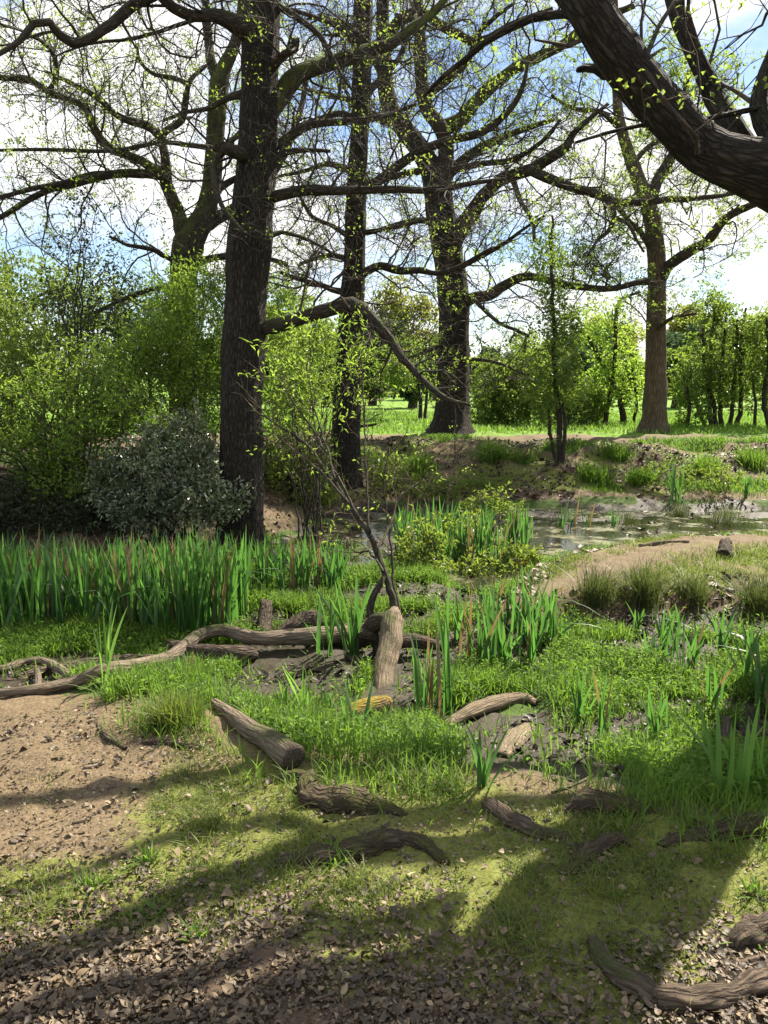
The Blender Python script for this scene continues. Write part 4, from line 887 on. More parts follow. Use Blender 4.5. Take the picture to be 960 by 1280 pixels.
tw = tr_.tw.build('twigs', M['bark_ash'], root, origin=ob); tw['kind'] = 'stuff'
lf = MB(); leaves(lf, np.array(tr_.lp), np.array(tr_.ld), 0.05, 0.018)
pos = []; dd = []
for px, py, sx_, sy_, m in [(360, 440, 26, 40, 150), (400, 470, 30, 35, 130), (345, 500, 16, 40, 90), (445, 430, 22, 40, 110), (430, 490, 24, 30, 80), (390, 420, 22, 24, 70)]:
    for i in range(m // 9):
        c = P(rnd.gauss(px, sx_ * .6), rnd.gauss(py, sy_ * .6), Yb + 1.0 + rnd.gauss(0, .15)); d = nrm(np.array([rnd.gauss(-.5, .6), rnd.gauss(0, .4), rnd.gauss(.5, .5)]))
        for j in range(6): pos.append(c + d * 0.03 * j); dd.append(d + rng.normal(0, .6, 3))
leaves(lf, np.array(pos), np.array(dd), 0.055, 0.017, tint=0.75)
lf.build('foliage', M['leaf_willow'], root, origin=ob, smooth=False)

# cut log on the grass, with its sawn end
o, q, r, org = ground_tube([(268, 879, 6), (282, 889, 8), (296, 899, 10), (308, 909, 12), (320, 917, 12.5), (333, 925, 13, .01), (346, 934, 15, .01), (357, 942, 16, .01), (367, 949, 16.5, .01)], M['log'], 'cut_log', 'short sawn log lying on the grass with its round cut end towards the viewer', 'log', rough=0.11, lift=1.0, sides=22)
cb = MB(); tdir = nrm(q[-1] - q[-3]); tube(cb, [q[-1] - tdir * 0.002, q[-1] + tdir * 0.006, q[-1] + tdir * 0.012], [r[-1] * 0.99, r[-1] * 0.97, r[-1] * 0.8], 22, rough=0.1, seed=2)
cf = cb.build('cut_face', M['cut'], o, origin=org)
ground_tube([(556, 908, 6), (572, 898, 9), (590, 889, 11), (612, 880, 11), (635, 874, 10), (655, 873, 9), (670, 878, 5)], M['log_pale'], 'mossy_log', 'long pale mossy log half sunk in the mud right of the middle', 'log', rough=0.25, lift=0.55, flat=0.75)
ground_tube([(628, 944, 10), (638, 930, 15), (648, 918, 14), (660, 908, 8)], M['log_pale'], 'flat_log', 'flat slab of pale wood lying in the mud below the pale mossy log', 'log', rough=0.25, lift=0.3, flat=0.35)
ground_tube([(906, 694, 8), (907, 690, 8, .015), (906, 686, 7, .04), (909, 683, 4.5, .055)], M['log_dark'], 'broken_stump', 'little broken stump on the sandy path of the spit at the right', 'stump', rough=0.45, freq=14)
ground_tube([(900, 932, 5, .05), (930, 934, 5, .07), (965, 932, 5, .06)], M['log_dark'], 'dead_stick', 'dark stick propped across the irises at the right picture edge', 'stick', rough=0.2)
ground_tube([(900, 950, 5), (904, 938, 6, .05), (906, 926, 5, .12)], M['log_dark'], 'broken_stump', 'small dark upright stub among the right edge irises', 'stump', rough=0.3)

# tree roots breaking the surface in the foreground
RG = 'tree roots showing in the foreground earth'
ground_tube([(362, 982, 8), (375, 990, 12), (392, 1000, 16, .01), (415, 1006, 17, .01), (440, 1006, 17, .01), (465, 1009, 15), (490, 1015, 11), (515, 1022, 5)], M['root'], 'tree_root', 'gnarled knotty mossy root below the cut end of the sawn log', 'root', rough=0.6, lift=0.14, freq=16, flat=0.85, group=RG, sides=20,
            branches=[[(352, 974, 6), (368, 972, 9, .01), (385, 974, 7)], [(385, 1008, 8), (382, 990, 9, .025), (388, 978, 7, .03)]])
ground_tube([(335, 1080, 4), (360, 1076, 9), (395, 1070, 13), (430, 1066, 15), (465, 1058, 17), (500, 1050, 16), (522, 1054, 13), (545, 1068, 9), (562, 1076, 5)], M['root'], 'tree_root', 'long thick dark root lying across the middle foreground in shade', 'root', rough=0.6, lift=0.14, freq=16, flat=0.85, group=RG, sides=20,
            branches=[[(434, 1070, 8), (437, 1085, 7), (440, 1102, 6), (436, 1112, 3)]])
ground_tube([(602, 1005, 6, .01), (612, 1012, 11, .01), (630, 1022, 13), (655, 1034, 13), (680, 1042, 11), (705, 1048, 8), (722, 1054, 4)], M['root_bare'], 'tree_root', 'bare lit root with a pointed broken tip, right of the middle foreground', 'root', rough=0.6, lift=0.14, freq=16, flat=0.85, group=RG)
ground_tube([(690, 1100, 5), (712, 1086, 9), (732, 1072, 12), (750, 1060, 12, .01), (768, 1053, 10, .01), (782, 1053, 6)], M['root'], 'tree_root', 'short lumpy root with a raised broken knob in the shade right of the lit root', 'root', rough=0.6, lift=0.14, freq=16, flat=0.85, group=RG)
ground_tube([(700, 1016, 6), (718, 1010, 13), (745, 1006, 18), (775, 1007, 18), (800, 1012, 14), (825, 1018, 6)], M['root'], 'tree_root', 'dark mossy humped root at the grass edge, right foreground', 'root', rough=0.6, lift=0.14, freq=16, flat=0.85, group=RG, sides=20)
ground_tube([(826, 1058, 5), (850, 1052, 10), (885, 1046, 14), (920, 1040, 16), (965, 1030, 18), (1030, 1018, 22)], M['root'], 'tree_root', 'smooth shaded root running in from the right picture edge', 'root', rough=0.6, lift=0.14, freq=16, flat=0.85, group=RG, sides=18)
ground_tube([(738, 1180, 7, .01), (748, 1196, 12), (765, 1215, 15), (792, 1234, 16), (825, 1247, 16), (860, 1252, 16), (895, 1247, 15), (930, 1234, 15), (965, 1220, 15), (1020, 1205, 16)], M['root_bare'], 'tree_root', 'long snaking root curving along the bottom right corner', 'root', rough=0.6, lift=0.45, freq=16, flat=0.85, group=RG, sides=18)
ground_tube([(912, 1186, 8), (926, 1174, 15), (945, 1164, 18), (975, 1156, 20), (1020, 1150, 22)], M['root_bare'], 'tree_root', 'thick dark root end at the right picture edge above the snaking root', 'root', rough=0.6, lift=0.45, freq=16, flat=0.85, group=RG)
ground_tube([(898, 1216, 5), (920, 1210, 8), (950, 1203, 9), (990, 1198, 9)], M['root_bare'], 'tree_root', 'thin root just above the snaking root at the right picture edge', 'root', rough=0.6, lift=0.14, freq=16, flat=0.85, group=RG)
ground_tube([(0, 925, 4), (20, 923, 4), (45, 922, 4), (68, 927, 2)], M['root_bare'], 'tree_root', 'thin flat root on the sandy earth at the left picture edge', 'root', rough=0.6, lift=0.14, freq=16, flat=0.85, group=RG)
ground_tube([(122, 905, 3), (130, 918, 5), (143, 928, 6), (156, 936, 4)], M['root_bare'], 'dead_stick', 'short knotted stick at the edge of the sandy earth on the left', 'stick', rough=0.6, lift=0.14, freq=16, flat=0.85)
ground_tube([(180, 932, 4), (196, 927, 7), (215, 929, 6), (242, 934, 3)], M['log_dark'], 'bark_strip', 'dark curled strip of bark on the grass edge left of the sawn log', 'bark', rough=0.6, lift=0.14, freq=16, flat=0.85)
SG = 'small fallen sticks in the foreground'
for a in [([(90, 1030, 2.5), (112, 1024, 3), (125, 1020, 2)], 'stubby pale stick on the sandy earth at the left'), ([(30, 1180, 4), (50, 1165, 4), (85, 1150, 3)], 'grey stick lying slanted in the leaf litter at the left'),
          ([(180, 1130, 2), (190, 1118, 2.4), (197, 1105, 2)], 'thin short stick on the mossy grass left of the middle'), ([(378, 1120, 3), (390, 1112, 3), (405, 1108, 2.4)], 'hooked twig on the moss below the long dark root'),
          ([(395, 1195, 2.5), (430, 1190, 3), (455, 1180, 2.4)], 'slim brown stick in the litter at the bottom middle'), ([(610, 1250, 2.5), (640, 1242, 3), (660, 1235, 2)], 'pale bent stick in the litter at the bottom right of the middle'),
          ([(585, 1190, 2), (600, 1180, 2.4), (622, 1172, 2)], 'short twig in the shade below the lit root'), ([(690, 990, 1.5), (720, 980, 1.6), (742, 968, 1.3)], 'straw-coloured stalk crossing the grass by the humped root'),
          ([(430, 905, 2.5), (440, 895, 2.5), (447, 880, 2)], 'bent grey twig in the mud by the ochre mossy log'), ([(105, 960, 2), (118, 957, 2), (130, 953, 1.5)], 'thin twig on the bright sandy earth at the left'),
          ([(800, 682, 2.5), (830, 678, 3), (860, 677, 2)], 'dark stick lying on the spit path by the little stump')]:
    ground_tube(a[0], M['log'], 'fallen_stick', a[1], 'stick', rough=0.25, lift=0.7, group=SG, sides=8)
# ------------------------------------------------------------------ irises
def iris_mesh(n, h, seed, lite=False):
    mb = MB()
    for i in range(n):
        az = rng.uniform(0, 2 * math.pi); rr_ = abs(rng.normal(0, 0.045)); b = np.array([rr_ * math.cos(az), rr_ * math.sin(az), -0.04])
        hh = h * rng.uniform(0.62, 1.12); w0 = rng.uniform(0.018, 0.034); la = rng.uniform(0, 2 * math.pi); lean = abs(rng.normal(0.0, 0.085)) + 0.015
        fa = la + rng.normal(0, 0.5) + math.pi / 2
        bend = rng.random() < 0.05
        ts = np.linspace(0, 1, 9); pts = []
        for t in ts:
            k = lean * (t * 0.5 + t * t * 0.9); z = t * hh
            if bend and t > 0.6: k += (t - 0.6) * 1.3; z = hh * (0.6 + (t - 0.6) * 0.7 - (t - 0.6) ** 2 * 2.4)
            pts.append(b + np.array([math.cos(la) * k * hh, math.sin(la) * k * hh, z]))
        pts = np.array(pts); wv_ = w0 * np.array([0.75, 0.95, 1, 1, 0.97, 0.9, 0.75, 0.48, 0.04]) / 2
        ff = fa + ts * rng.normal(0, 0.5); sx = np.stack([np.cos(ff), np.sin(ff), 0 * ff], 1); nx = np.stack([-np.sin(ff), np.cos(ff), 0 * ff], 1)
        V = np.concatenate([pts - sx * wv_[:, None], pts + nx * wv_[:, None] * 0.35, pts + sx * wv_[:, None]])
        m = len(ts); j = np.arange(m - 1)[:, None]
        F = np.concatenate([np.concatenate([j, j + m, j + m + 1, j + 1], 1), np.concatenate([j + m, j + 2 * m, j + 2 * m + 1, j + m + 1], 1)])
        mb.add(V, F, np.full(3 * m, 2.0) if rng.random() < 0.05 else np.clip(rng.uniform(0, 1) * 0.8 + np.tile(ts, 3) * 0.15, 0, 1))
    return mb
IV = [iris_mesh(n, 1.0, k) for k, n in enumerate([7, 8, 9, 10, 8, 9, 11, 7])]
protos = []
for k, mbk in enumerate(IV):
    o = mbk.build('iris_plant', M['iris']); protos.append(o)
used_proto = set()
def iris(x, y, h, label, group, k=None, mat=None, wide=1.0):
    k = rnd.randrange(len(protos)) if k is None else k
    if k not in used_proto: o = protos[k]; used_proto.add(k)
    else:
        o = protos[k].copy(); col.objects.link(o)
    if mat is not None:
        o.data = protos[k].data.copy(); o.data.materials[0] = mat
    o.location = (x, y, gz(x, y)); o.rotation_euler = (0, 0, rnd.uniform(0, 6.28)); wide = 0.55 + 0.6 * wide; o.scale = (wide * (0.6 + 0.4 * h), wide * (0.6 + 0.4 * h), h)
    return tag(o, label, 'plant', group)
BED = 'irises in the dense bed on the left'
def in_poly(px, py, poly):
    ins = False; n = len(poly)
    for i in range(n):
        (ax, ay), (bx, by) = poly[i], poly[(i + 1) % n]
        if (ay > py) != (by > py) and px < (bx - ax) * (py - ay) / (by - ay) + ax: ins = not ins
    return ins
bedpoly = [(-90, 802), (60, 796), (140, 792), (215, 810), (290, 794), (315, 768), (350, 750), (425, 742), (450, 720), (380, 708), (300, 722), (0, 728), (-90, 730)]
cnt = 0; tries = 0; placed = []
while cnt < 200 and tries < 6000:
    tries += 1; px = rnd.uniform(-90, 450); py = rnd.uniform(703, 808)
    if not in_poly(px, py, bedpoly): continue
    p = G(px, py)
    if any((p[0] - a) ** 2 + (p[1] - b_) ** 2 < 0.085 ** 2 for a, b_ in placed): continue
    if px > 300 and rnd.random() < 0.1: continue
    placed.append((p[0], p[1])); hh = ((py - 684) * rnd.uniform(0.9, 1.12) + rnd.uniform(2, 18)) * mpp(p) * 1.02 if px < 300 else ((py - 678) * rnd.uniform(0.85, 1.1) + rnd.uniform(2, 14)) * mpp(p)
    iris(p[0], p[1], hh, 'tall sword-leaved green iris standing in the dense bed behind the curved fallen branch' if px < 300 else 'shorter sparse iris at the right end of the dense bed', BED if px < 300 else 'shorter irises at the right end of the bed'); cnt += 1
SC = 'irises scattered over the marsh'
for px, py, hp, lab, mt_, wd in [
    (410, 822, 90, 'iris clump growing just left of the dark log butt, leaves spread wide', None, 1.2), (440, 822, 92, 'iris clump directly in front of the dark log butt', None, 1.1),
    (538, 898, 120, 'tall thick iris clump in front of the pale mossy log, its left part', None, 1.0), (556, 893, 145, 'tallest thick iris clump in front of the pale mossy log, its right part', None, 1.0),
    (530, 880, 85, 'iris tuft between the bare broken trunk and the tall thick clump', None, .8),
    (585, 832, 88, 'leftmost iris of the row of three behind the pale mossy log', None, 1.1), (605, 838, 95, 'middle iris of the row of three behind the pale mossy log', None, 1.1), (626, 836, 98, 'rightmost iris of the row of three behind the pale mossy log', None, 1.0),
    (574, 800, 60, 'iris at the back of the row behind the pale mossy log', None, .9), (655, 806, 48, 'small lone iris right of the row behind the pale mossy log', None, .6),
    (355, 905, 52, 'thin iris shoot left of the ochre mossy log nearest the sawn log', M['iris_lite'], .6), (384, 905, 75, 'single tall iris with a pale base between sawn log and ochre mossy log', M['iris_lite'], .5), (410, 905, 50, 'small iris shoot just left of the ochre mossy log', None, .6), (440, 917, 62, 'iris shoot in front of the ochre mossy log', None, .7),
    (236, 852, 36, 'small iris tuft in the grass under the curved fallen branch', None, .7), (130, 858, 100, 'single pale iris blade standing in front of the curved fallen branch', M['iris_lite'], .35),
    (605, 985, 70, 'single thin dark iris in the mud left of the flat slab', None, .45), (722, 905, 66, 'iris clump left of the pair in the right mud', None, .6), (752, 925, 90, 'taller iris clump standing in the right mud', None, .85),
    (820, 932, 75, 'slim iris right of the taller clump in the right mud', None, .6), (826, 812, 48, 'thin iris under the spit edge on the right', None, .5), (848, 838, 66, 'left iris of the pair in the grass under the spit', None, .8), (866, 838, 58, 'right iris of the pair in the grass under the spit', None, .8),
    (890, 892, 80, 'dense iris clump near the right edge in the grass', None, 1.0), (935, 858, 72, 'back iris clump at the right edge', None, 1.0), (952, 888, 92, 'dark iris clump at the right edge in front of the back one', None, 1.0),
    (912, 1000, 118, 'large pale green iris at the right edge nearest the viewer', M['iris_lite'], .9), (946, 992, 100, 'second large pale iris cut by the right picture edge', M['iris_lite'], .8),
    (698, 672, 42, 'dark iris tuft on the spit shore, left of the pair', None, 1.0), (716, 670, 46, 'dark iris tuft on the spit shore, middle', None, 1.0), (734, 668, 38, 'dark iris tuft on the spit shore, right', None, 1.0), (765, 665, 30, 'leaning iris at the water by the spit rushes', None, .9),
    (845, 628, 48, 'iris clump at the foot of the far bank right of the water strip', None, 1.2), (932, 622, 40, 'small iris clump at the far bank near the right edge', None, 1.2),
    (512, 715, 62, 'pond iris left of the leafy brambles, nearest the leaning willow', None, 1.1), (532, 705, 60, 'pond iris among brambles in the middle, second from the willow', None, 1.1), (552, 712, 70, 'pond iris among brambles, third from the willow', None, 1.1), (575, 705, 66, 'pond iris among brambles, fourth from the willow', None, 1.1), (595, 715, 60, 'pond iris among brambles, fifth from the willow', None, 1.1), (612, 700, 58, 'pond iris beside the yellowing bramble', None, 1.1), (500, 690, 45, 'short pond iris at the silver water behind the willow', None, 1.0), (640, 690, 55, 'pond iris behind the yellowing bramble', None, 1.0), (660, 680, 45, 'pond iris at the spit tip', None, 1.0)]:
    p = G(px, py); iris(p[0], p[1], hp * mpp(p) * 1.1, lab, SC, mat=mt_, wide=wd)
for i in range(26):
    px, py = rnd.uniform(490, 665), rnd.uniform(668, 712); p = G(px, py)
    iris(p[0], p[1], rnd.uniform(.4, .62), 'dark iris in the crowd of pond irises among the brambles behind the leaning willow', 'irises crowded among the pond brambles')
for i in range(12):
    px, py = rnd.uniform(560, 690), rnd.uniform(770, 835); p = G(px, py)
    iris(p[0], p[1], rnd.uniform(.32, .5), 'dark iris in the loose stand between the bare broken trunk and the spit', 'irises in the loose stand below the spit')
for i in range(8):
    px, py = rnd.uniform(690, 955), rnd.uniform(790, 830); p = G(px, py)
    iris(p[0], p[1], rnd.uniform(.2, .34), 'short iris shoot in the strip of marsh just below the spit', 'short iris shoots below the spit')
for k in range(len(protos)):
    if k not in used_proto: bpy.data.objects.remove(protos[k])

# ------------------------------------------------------------------ rush tussocks, brambles, bank plants
def tuft(name, label, cat, px, py, hp, wp_, mat, n, group, lean=0.45, wd=0.005):
    p = G(px, py); k = mpp(p); org = p.copy(); org[2] = gz(p[0], p[1])
    pos = org + np.stack([rng.normal(0, wp_ * k * .35, n), rng.normal(0, wp_ * k * .3, n), np.zeros(n)], 1)
    pos[:, 2] = terrain(pos[:, 0], pos[:, 1]) - 0.01
    mb = MB(); blades(mb, pos, hp * k * rng.uniform(0.5, 1.1, n), wd, lean=lean)
    return tag(mb.build(name, mat, origin=org), label, cat, group)
RT = 'rush tussocks along the spit'
tuft('rush_tussock', 'dark rush tussock at the near edge of the spit, leftmost', 'tussock', 745, 752, 48, 30, M['rush'], 420, RT)
tuft('rush_tussock', 'tall dark rush tussock at the near edge of the spit, second from left', 'tussock', 805, 755, 60, 26, M['rush'], 420, RT)
tuft('rush_tussock', 'wide rush tussock at the near edge of the spit by the right picture edge', 'tussock', 950, 765, 52, 36, M['rush'], 520, RT)
tuft('rush_tussock', 'small rush tussock between the tall one and the right one', 'tussock', 868, 750, 34, 22, M['rush'], 260, RT)
tuft('rush_tussock', 'round green rush tussock on the water side of the spit', 'tussock', 788, 664, 26, 24, M['rush'], 300, RT)
tuft('rush_tussock', 'pointed dark rush tussock on the water side of the spit, middle', 'tussock', 848, 655, 32, 18, M['rush'], 260, RT)
tuft('rush_tussock', 'pale thin rush tussock on the water side of the spit at the right', 'tussock', 905, 655, 28, 36, M['rush'], 300, RT)
tuft('rush_tussock', 'yellowish grass tussock behind the curved fallen branch', 'tussock', 372, 765, 26, 26, M['grass'], 380, 'grass tussocks in the marsh', wd=0.006)
tuft('rush_tussock', 'fine pale green grass tussock in front of the curved fallen branch', 'tussock', 218, 905, 46, 42, M['moss_grass'], 700, 'grass tussocks in the marsh', wd=0.004)
BT = 'grass tufts on the far bank'
for px, py, lab in [(520, 590, 'bright grass tuft on the far bank below the wide middle oak'), (742, 600, 'bright grass tuft in the trunk shadow on the far bank'), (800, 605, 'grass tuft low on the far bank under the brown trunk'), (615, 575, 'grass tuft at mid slope left of the waterside tree'), (880, 590, 'leafy grass tuft at mid slope on the right of the far bank'), (940, 580, 'grass tuft on the far bank near the right edge'), (395, 622, 'bright grass tuft at the foot of the slim trunk'), (770, 575, 'grass tuft beside the long trunk shadow')]:
    tuft('grass_tuft', lab, 'grass tuft', px, py, 22, 26, M['grass'], 420, BT, wd=0.012)
BR = 'leafy brambles by the pond'
for px, py, rx, ry, n, mt_, lab in [
    (530, 690, 30, 34, 900, 'leaf_bram', 'tall leafy bramble at the pond just right of the leaning willow'), (570, 670, 40, 30, 1200, 'leaf_bram', 'leafy bramble mass between willow and spit'), (610, 640, 40, 30, 1000, 'leaf_bram', 'upright leafy plants at the back of the bramble mass'),
    (648, 705, 30, 26, 700, 'leaf_bram', 'dense bramble at the tip of the spit'), (655, 700, 16, 16, 110, 'leaf_gold', 'yellowing bramble leaves at the tip of the spit'), (600, 715, 30, 22, 600, 'leaf_bram', 'low bramble in front of the pond irises'),
    (500, 600, 40, 18, 700, 'leaf_bram', 'low bramble on the bank behind the leaning willow'), (560, 610, 40, 16, 700, 'leaf_bram', 'low bramble at the foot of the far bank below the wide middle oak'), (470, 580, 30, 16, 450, 'leaf_bram', 'small bramble right of the slim trunk'),
    (610, 602, 30, 14, 400, 'leaf_mid', 'small dark plant at the waterline left of the waterside tree'), (830, 590, 40, 16, 600, 'leaf_mid', 'dark leafy plants on the slope right of the long trunk shadow'), (895, 600, 36, 18, 600, 'leaf_bram', 'leafy plants at the far bank foot near the right edge'), (655, 570, 20, 12, 200, 'leaf_bram', 'little leafy plant on the slope above the waterside')]:
    p = G(px, py + ry * 0.8); c = P(px, py, p[1]); k = mpp(c)
    shrub('bramble', lab, 'bramble', p, [(c, (rx * k, rx * k * .7, ry * k))], M[mt_], n, 0.06, stems=8, group=BR, stem_r=0.005, spread=0.07)

# ------------------------------------------------------------------ ground cover (uncountable)
def scatter(n, x0, x1, y0, y1, keep):
    x = rng.uniform(x0, x1, n)
    y = rng.uniform(y0, y1, n) if callable(y1) is False else None
    h, e, ft, psd, pond, n1 = terrain(x, y, True)
    k = keep(x, y, e, ft, psd, pond) > rng.random(n)
    inv = (np.abs(x) < 0.56 * y + 0.5)
    ii = np.clip(((x + 5) / .03).astype(int), 0, 399); jj = np.clip(((y - 1) / .03).astype(int), 0, 319)
    inv &= ~(KEEP[ii, jj] & (x > -5) & (x < 7) & (y < 10.6))
    k &= inv
    return np.stack([x[k], y[k], h[k]], 1)
def marsh_keep(x, y, e, ft, psd, pond):
    mud = sst(0.5, 0.6, fbm(x * 1.5 + 31, y * 1.5 + 77, 3))
    m = sst(0.0, 0.35, e) * (1 - sst(-0.3, 0.2, ft)) * sst(0.0, 0.3, psd) * (1 - 0.95 * pond)
    return m * np.clip(1.05 - mud * 1.0, 0.05, 1) * (0.35 + 0.65 * sst(0.35, 0.55, fbm(x * 3 + 4, y * 3 + 9, 2)))
p = scatter(420000, -4.5, 5.5, 2.6, 9.2, marsh_keep)
mb = MB(); hv = 0.05 + 0.13 * fbm(p[:, 0] * 2 + 5, p[:, 1] * 2 + 50, 3) ** 1.4 * rng.uniform(0.5, 1.5, len(p))
blades(mb, p, hv, 0.0065, lean=0.55, tint=np.clip(0.15 + 0.9 * fbm(p[:, 0] * 1.3, p[:, 1] * 1.3, 3), 0, 1))
tag(mb.build('marsh_grass', M['grass']), 'lush green grass growing over the wet hollow', 'grass', kind='stuff')
p = scatter(330000, -4.5, 5.5, 2.8, 9.2, lambda *a: marsh_keep(*a) * 0.85)
d = rng.normal(size=p.shape); d[:, 2] = np.abs(d[:, 2]) * 0.5 + 0.2
p[:, 2] += rng.uniform(0.01, 0.10, len(p))
mb = MB(); leaves(mb, p, d, 0.032, 0.017, up=0.7)
tag(mb.build('marsh_herbs', M['cover'], smooth=False), 'low small-leaved marsh herbs between the grasses', 'ground cover', kind='stuff')
def edge_keep(x, y, e, ft, psd, pond): return (1 - sst(-0.1, 0.25, np.abs(e - 0.05) - 0.12)) * sst(0.35, 0.5, fbm(x * 2 + 7, y * 2 + 1, 3))
p = scatter(60000, -3, 4, 2.2, 5, edge_keep)
mb = MB(); blades(mb, p, rng.uniform(0.04, 0.13, len(p)), 0.0045, lean=0.6)
tag(mb.build('edge_grass', M['grass']), 'longer grass fringe along the edge of the bank', 'grass', kind='stuff')
def moss_keep(x, y, e, ft, psd, pond):
    ll = np.interp(x, [-1.3, -0.8, -0.2, 0.3, 0.9, 1.3], [2.16, 2.1, 1.96, 1.98, 1.82, 1.68])
    f = (1 - sst(-0.1, 0.2, e)) * sst(-0.15, 0.35, y - ll)
    pl = (1 - sst(-0.4, 0.4, x + 0.72 + 0.5 * (3.3 - y) + (fbm(x * 1.9 + 30, y * 1.9 + 11, 4) - .5))) * sst(2.2, 2.6, y)
    return f * (1 - 0.93 * pl) * sst(0.36, 0.6, fbm(x * 1.9 + 30, y * 1.9 + 11, 4)) * (0.15 + 0.85 * sst(0.42, 0.6, fbm(x * 6, y * 6 + 40, 2)))
p = scatter(420000, -2.4, 2.6, 1.5, 4.0, moss_keep)
mb = MB(); blades(mb, p, rng.uniform(0.006, 0.03, len(p)) * (1 + 0.9 * (fbm(p[:, 0] * 5 + 3, p[:, 1] * 5 + 8, 2) > .6)), 0.003, lean=0.9)
tag(mb.build('short_grass', M['moss_grass']), 'short yellowish mossy grass on the foreground earth', 'grass', kind='stuff')
def pen_keep(x, y, e, ft, psd, pond):
    pp = np.interp(x, [0.9, 1.6, 2.5, 4, 8], [6.1, 6.5, 7.35, 8.05, 8.6])
    return (1 - sst(-0.1, 0.1, psd)) * sst(0.05, 0.6, np.abs(y - pp)) * sst(0.38, 0.5, fbm(x * 1.9 + 30, y * 1.9 + 11, 4))
p = scatter(60000, 0.5, 6, 5.5, 9.2, pen_keep)
mb = MB(); blades(mb, p, rng.uniform(0.02, 0.07, len(p)), 0.006, lean=0.7)
tag(mb.build('spit_grass', M['moss_grass']), 'short dry grass on the spit beside its sandy path', 'grass', kind='stuff')
def bank_keep(x, y, e, ft, psd, pond): return sst(0.1, 0.8, ft) * (0.05 + 0.8 * sst(0.57, 0.68, fbm(x * 0.8 + 3, y * 0.8 + 1, 4))) * (1 - sst(14.8, 15.2, y)) * sst(-1.8, -1.2, x)
p = scatter(110000, -3, 9, 10.5, 15.2, bank_keep)
mb = MB(); blades(mb, p, rng.uniform(0.03, 0.11, len(p)), 0.012, lean=0.6)
tag(mb.build('bank_grass', M['grass']), 'patchy grass on the slope of the far bank', 'grass', kind='stuff')
p = scatter(60000, -10, 16, 16, 28, lambda x, y, *a: sst(16.2, 17, y))
mb = MB(); blades(mb, p, rng.uniform(0.05, 0.16, len(p)), 0.02, lean=0.5, tint=0.8)
tag(mb.build('meadow_grass', M['cover']), 'sunlit meadow grass beyond the far bank', 'grass', kind='stuff')

def litter(name, label, p, size, mat, lift=0.008, flatness=0.75):
    N = len(p); yaw = rng.uniform(0, 6.283, N); nn = nrm(rng.normal(size=(N, 3)) * (1 - flatness) + np.array([0, 0, flatness]))
    d = nrm(np.cross(nn, np.stack([np.cos(yaw), np.sin(yaw), 0 * yaw], 1))); s_ = np.cross(nn, d)
    ln = (size * np.clip(rng.lognormal(-0.15, 0.45, N), 0.3, 2.2))[:, None]; wd = ln * rng.uniform(0.3, 0.75, (N, 1)); cu = rng.uniform(-0.4, 0.7, (N, 1)); fo = rng.uniform(-0.5, 0.7, (N, 1))
    c = p + np.array([0, 0, lift]) + nn * rng.uniform(0, 0.012, (N, 1))
    tw = rng.normal(0, 0.5, (N, 1)); ws = rng.uniform(0.8, 1.2, (N, 3)); sk = rng.normal(0, 0.12, (N, 1))
    def q(a, b): return c + d * ln * a + s_ * (wd * b + ln * sk * (a * a - .1)) + nn * (ln * cu * (a * a - .08) * 1.7 + wd * fo * abs(b) * 1.3 + wd * tw * a * b * 2)
    rows = [(-.26, .36), (0.0, .5), (.26, .38)]
    V = np.stack([q(-.5, 0)] + [q(a, b_ * s2 * ws[:, k:k + 1]) for k, (a, b_) in enumerate(rows) for s2 in (1, 0, -1)] + [q(.5, 0)], 1)
    b = np.arange(N)[:, None] * 11; mb = MB(); tt = np.repeat(np.clip(rng.beta(1.2, 2.9, N), 0, 1), 11)
    mb.add(V.reshape(-1, 3), np.concatenate([b + np.array([[x]]) .reshape(1, 4) for x in ([1, 4, 5, 2], [2, 5, 6, 3], [4, 7, 8, 5], [5, 8, 9, 6])]), tt)
    mb.f.append(np.concatenate([b + np.array([x]) for x in ([0, 1, 2], [0, 2, 3], [7, 10, 8], [8, 10, 9])]))
    return tag(mb.build(name, mat), label, 'leaf litter', kind='stuff')
def lit_keep(x, y, e, ft, psd, pond):
    ll = np.interp(x, [-1.3, -0.8, -0.2, 0.3, 0.9, 1.3], [2.16, 2.1, 1.96, 1.98, 1.82, 1.68])
    f = 1 - sst(-0.25, 0.45, y - ll + (fbm(x * 1.9 + 30, y * 1.9 + 11, 4) - .5) * .7)
    return np.clip(f + 0.05, 0, 1) * (1 - sst(-0.1, 0.1, e))
p = scatter(100000, -1.9, 2.0, 1.3, 3.8, lit_keep)
litter('leaf_litter', 'dry brown oak leaf litter covering the front of the ground', p, 0.0195, M['litter'])
p = scatter(60000, -1.9, 2.0, 1.3, 3.8, lit_keep)
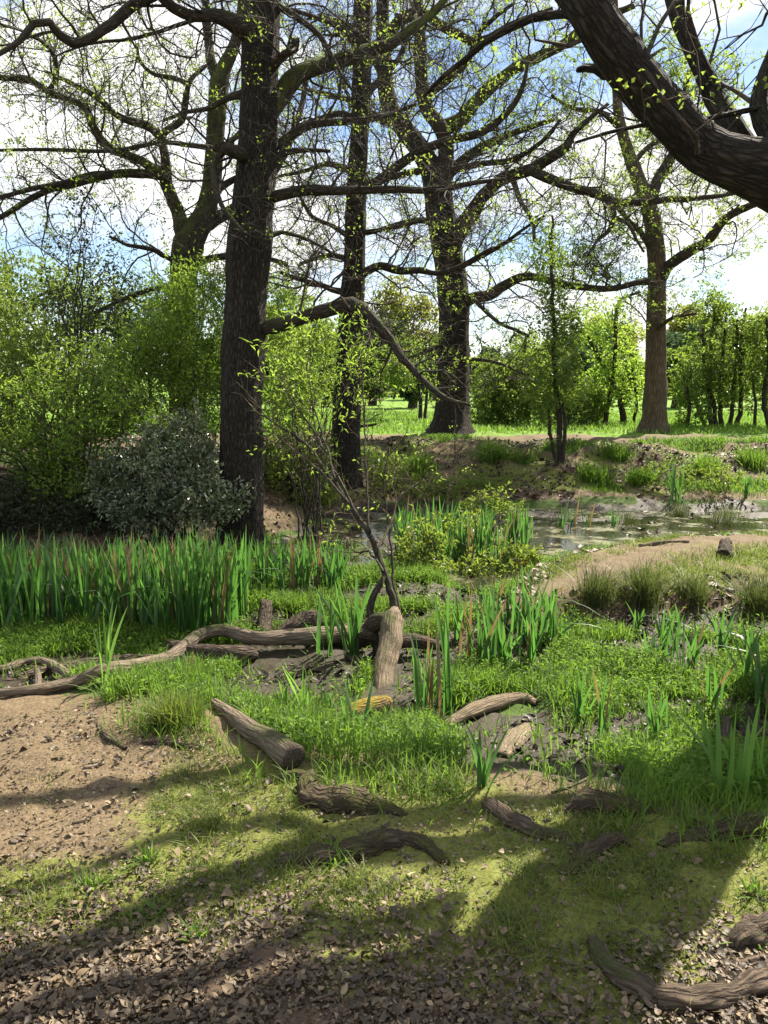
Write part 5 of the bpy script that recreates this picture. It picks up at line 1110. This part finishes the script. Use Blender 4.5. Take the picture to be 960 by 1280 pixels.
litter('litter_bits', 'finely broken leaf bits among the brown leaf litter', p, 0.012, M['litter'], 0.006, 0.6)
p = scatter(15000, -2.5, 2.5, 1.4, 4.0, lambda x, y, e, *a: (1 - sst(-0.1, 0.1, e)))
litter('leaf_crumbs', 'small broken leaf crumbs strewn over the bare earth', p, 0.014, M['litter'], 0.004)
p = scatter(16000, -3, 5.5, 2.8, 9.5, lambda x, y, e, ft, psd, pond: sst(0.2, 0.5, e) * sst(0, .2, psd) * (1 - sst(-.3, 0, ft)) * (0.1 + 0.9 * sst(0.45, 0.58, fbm(x * 1.5 + 31, y * 1.5 + 77, 3))))
litter('wet_leaves', 'dark wet leaves lying on the mud of the hollow', p, 0.045, M['litter_wet'], 0.006)
p = scatter(42000, -4, 9, 5.5, 15.5, lambda x, y, e, ft, psd, pond: np.maximum(sst(-0.3, -0.1, psd) * (1 - sst(0.1, .4, psd)) * 1.0, sst(0, .3, ft) * sst(0.6, 0.46, fbm(x * 0.8 + 3, y * 0.8 + 1, 4))))
litter('bank_leaves', 'brown dead leaves on the bank slopes', p, 0.06, M['litter'], 0.006)
p = scatter(900, -1.6, 6, 8.2, 13, lambda x, y, e, ft, psd, pond: sst(0.2, 0.6, psd) * (1 - sst(-.1, .3, ft)) * .7)
litter('pond_leaves', 'wet leaves floating at the pond margin', np.stack([p[:, 0], p[:, 1], np.maximum(p[:, 2], WATER_Z)], 1), 0.07, M['litter_wet'], 0.004, 0.9)
# small broad-leaved weeds in the foreground
WG = 'small weeds in the foreground moss'
for px, py, lab in [(112, 1112, 'small weed with upright leaves on the moss at the left'), (196, 1145, 'small round-leaved weed at the edge of the leaf litter'), (420, 1078, 'pale grass sprout against the long dark root'), (945, 1120, 'bright grass tuft at the right picture edge above the thick root'), (945, 1180, 'bright grass tuft in front of the thick root at the right edge'), (245, 1175, 'tiny sprout on the moss left of the middle'), (185, 1075, 'small grass sprout on the sunlit moss')]:
    tuft('small_weed', lab, 'weed', px, py, 26, 18, M['cover'], 34, WG, lean=0.8, wd=0.008)
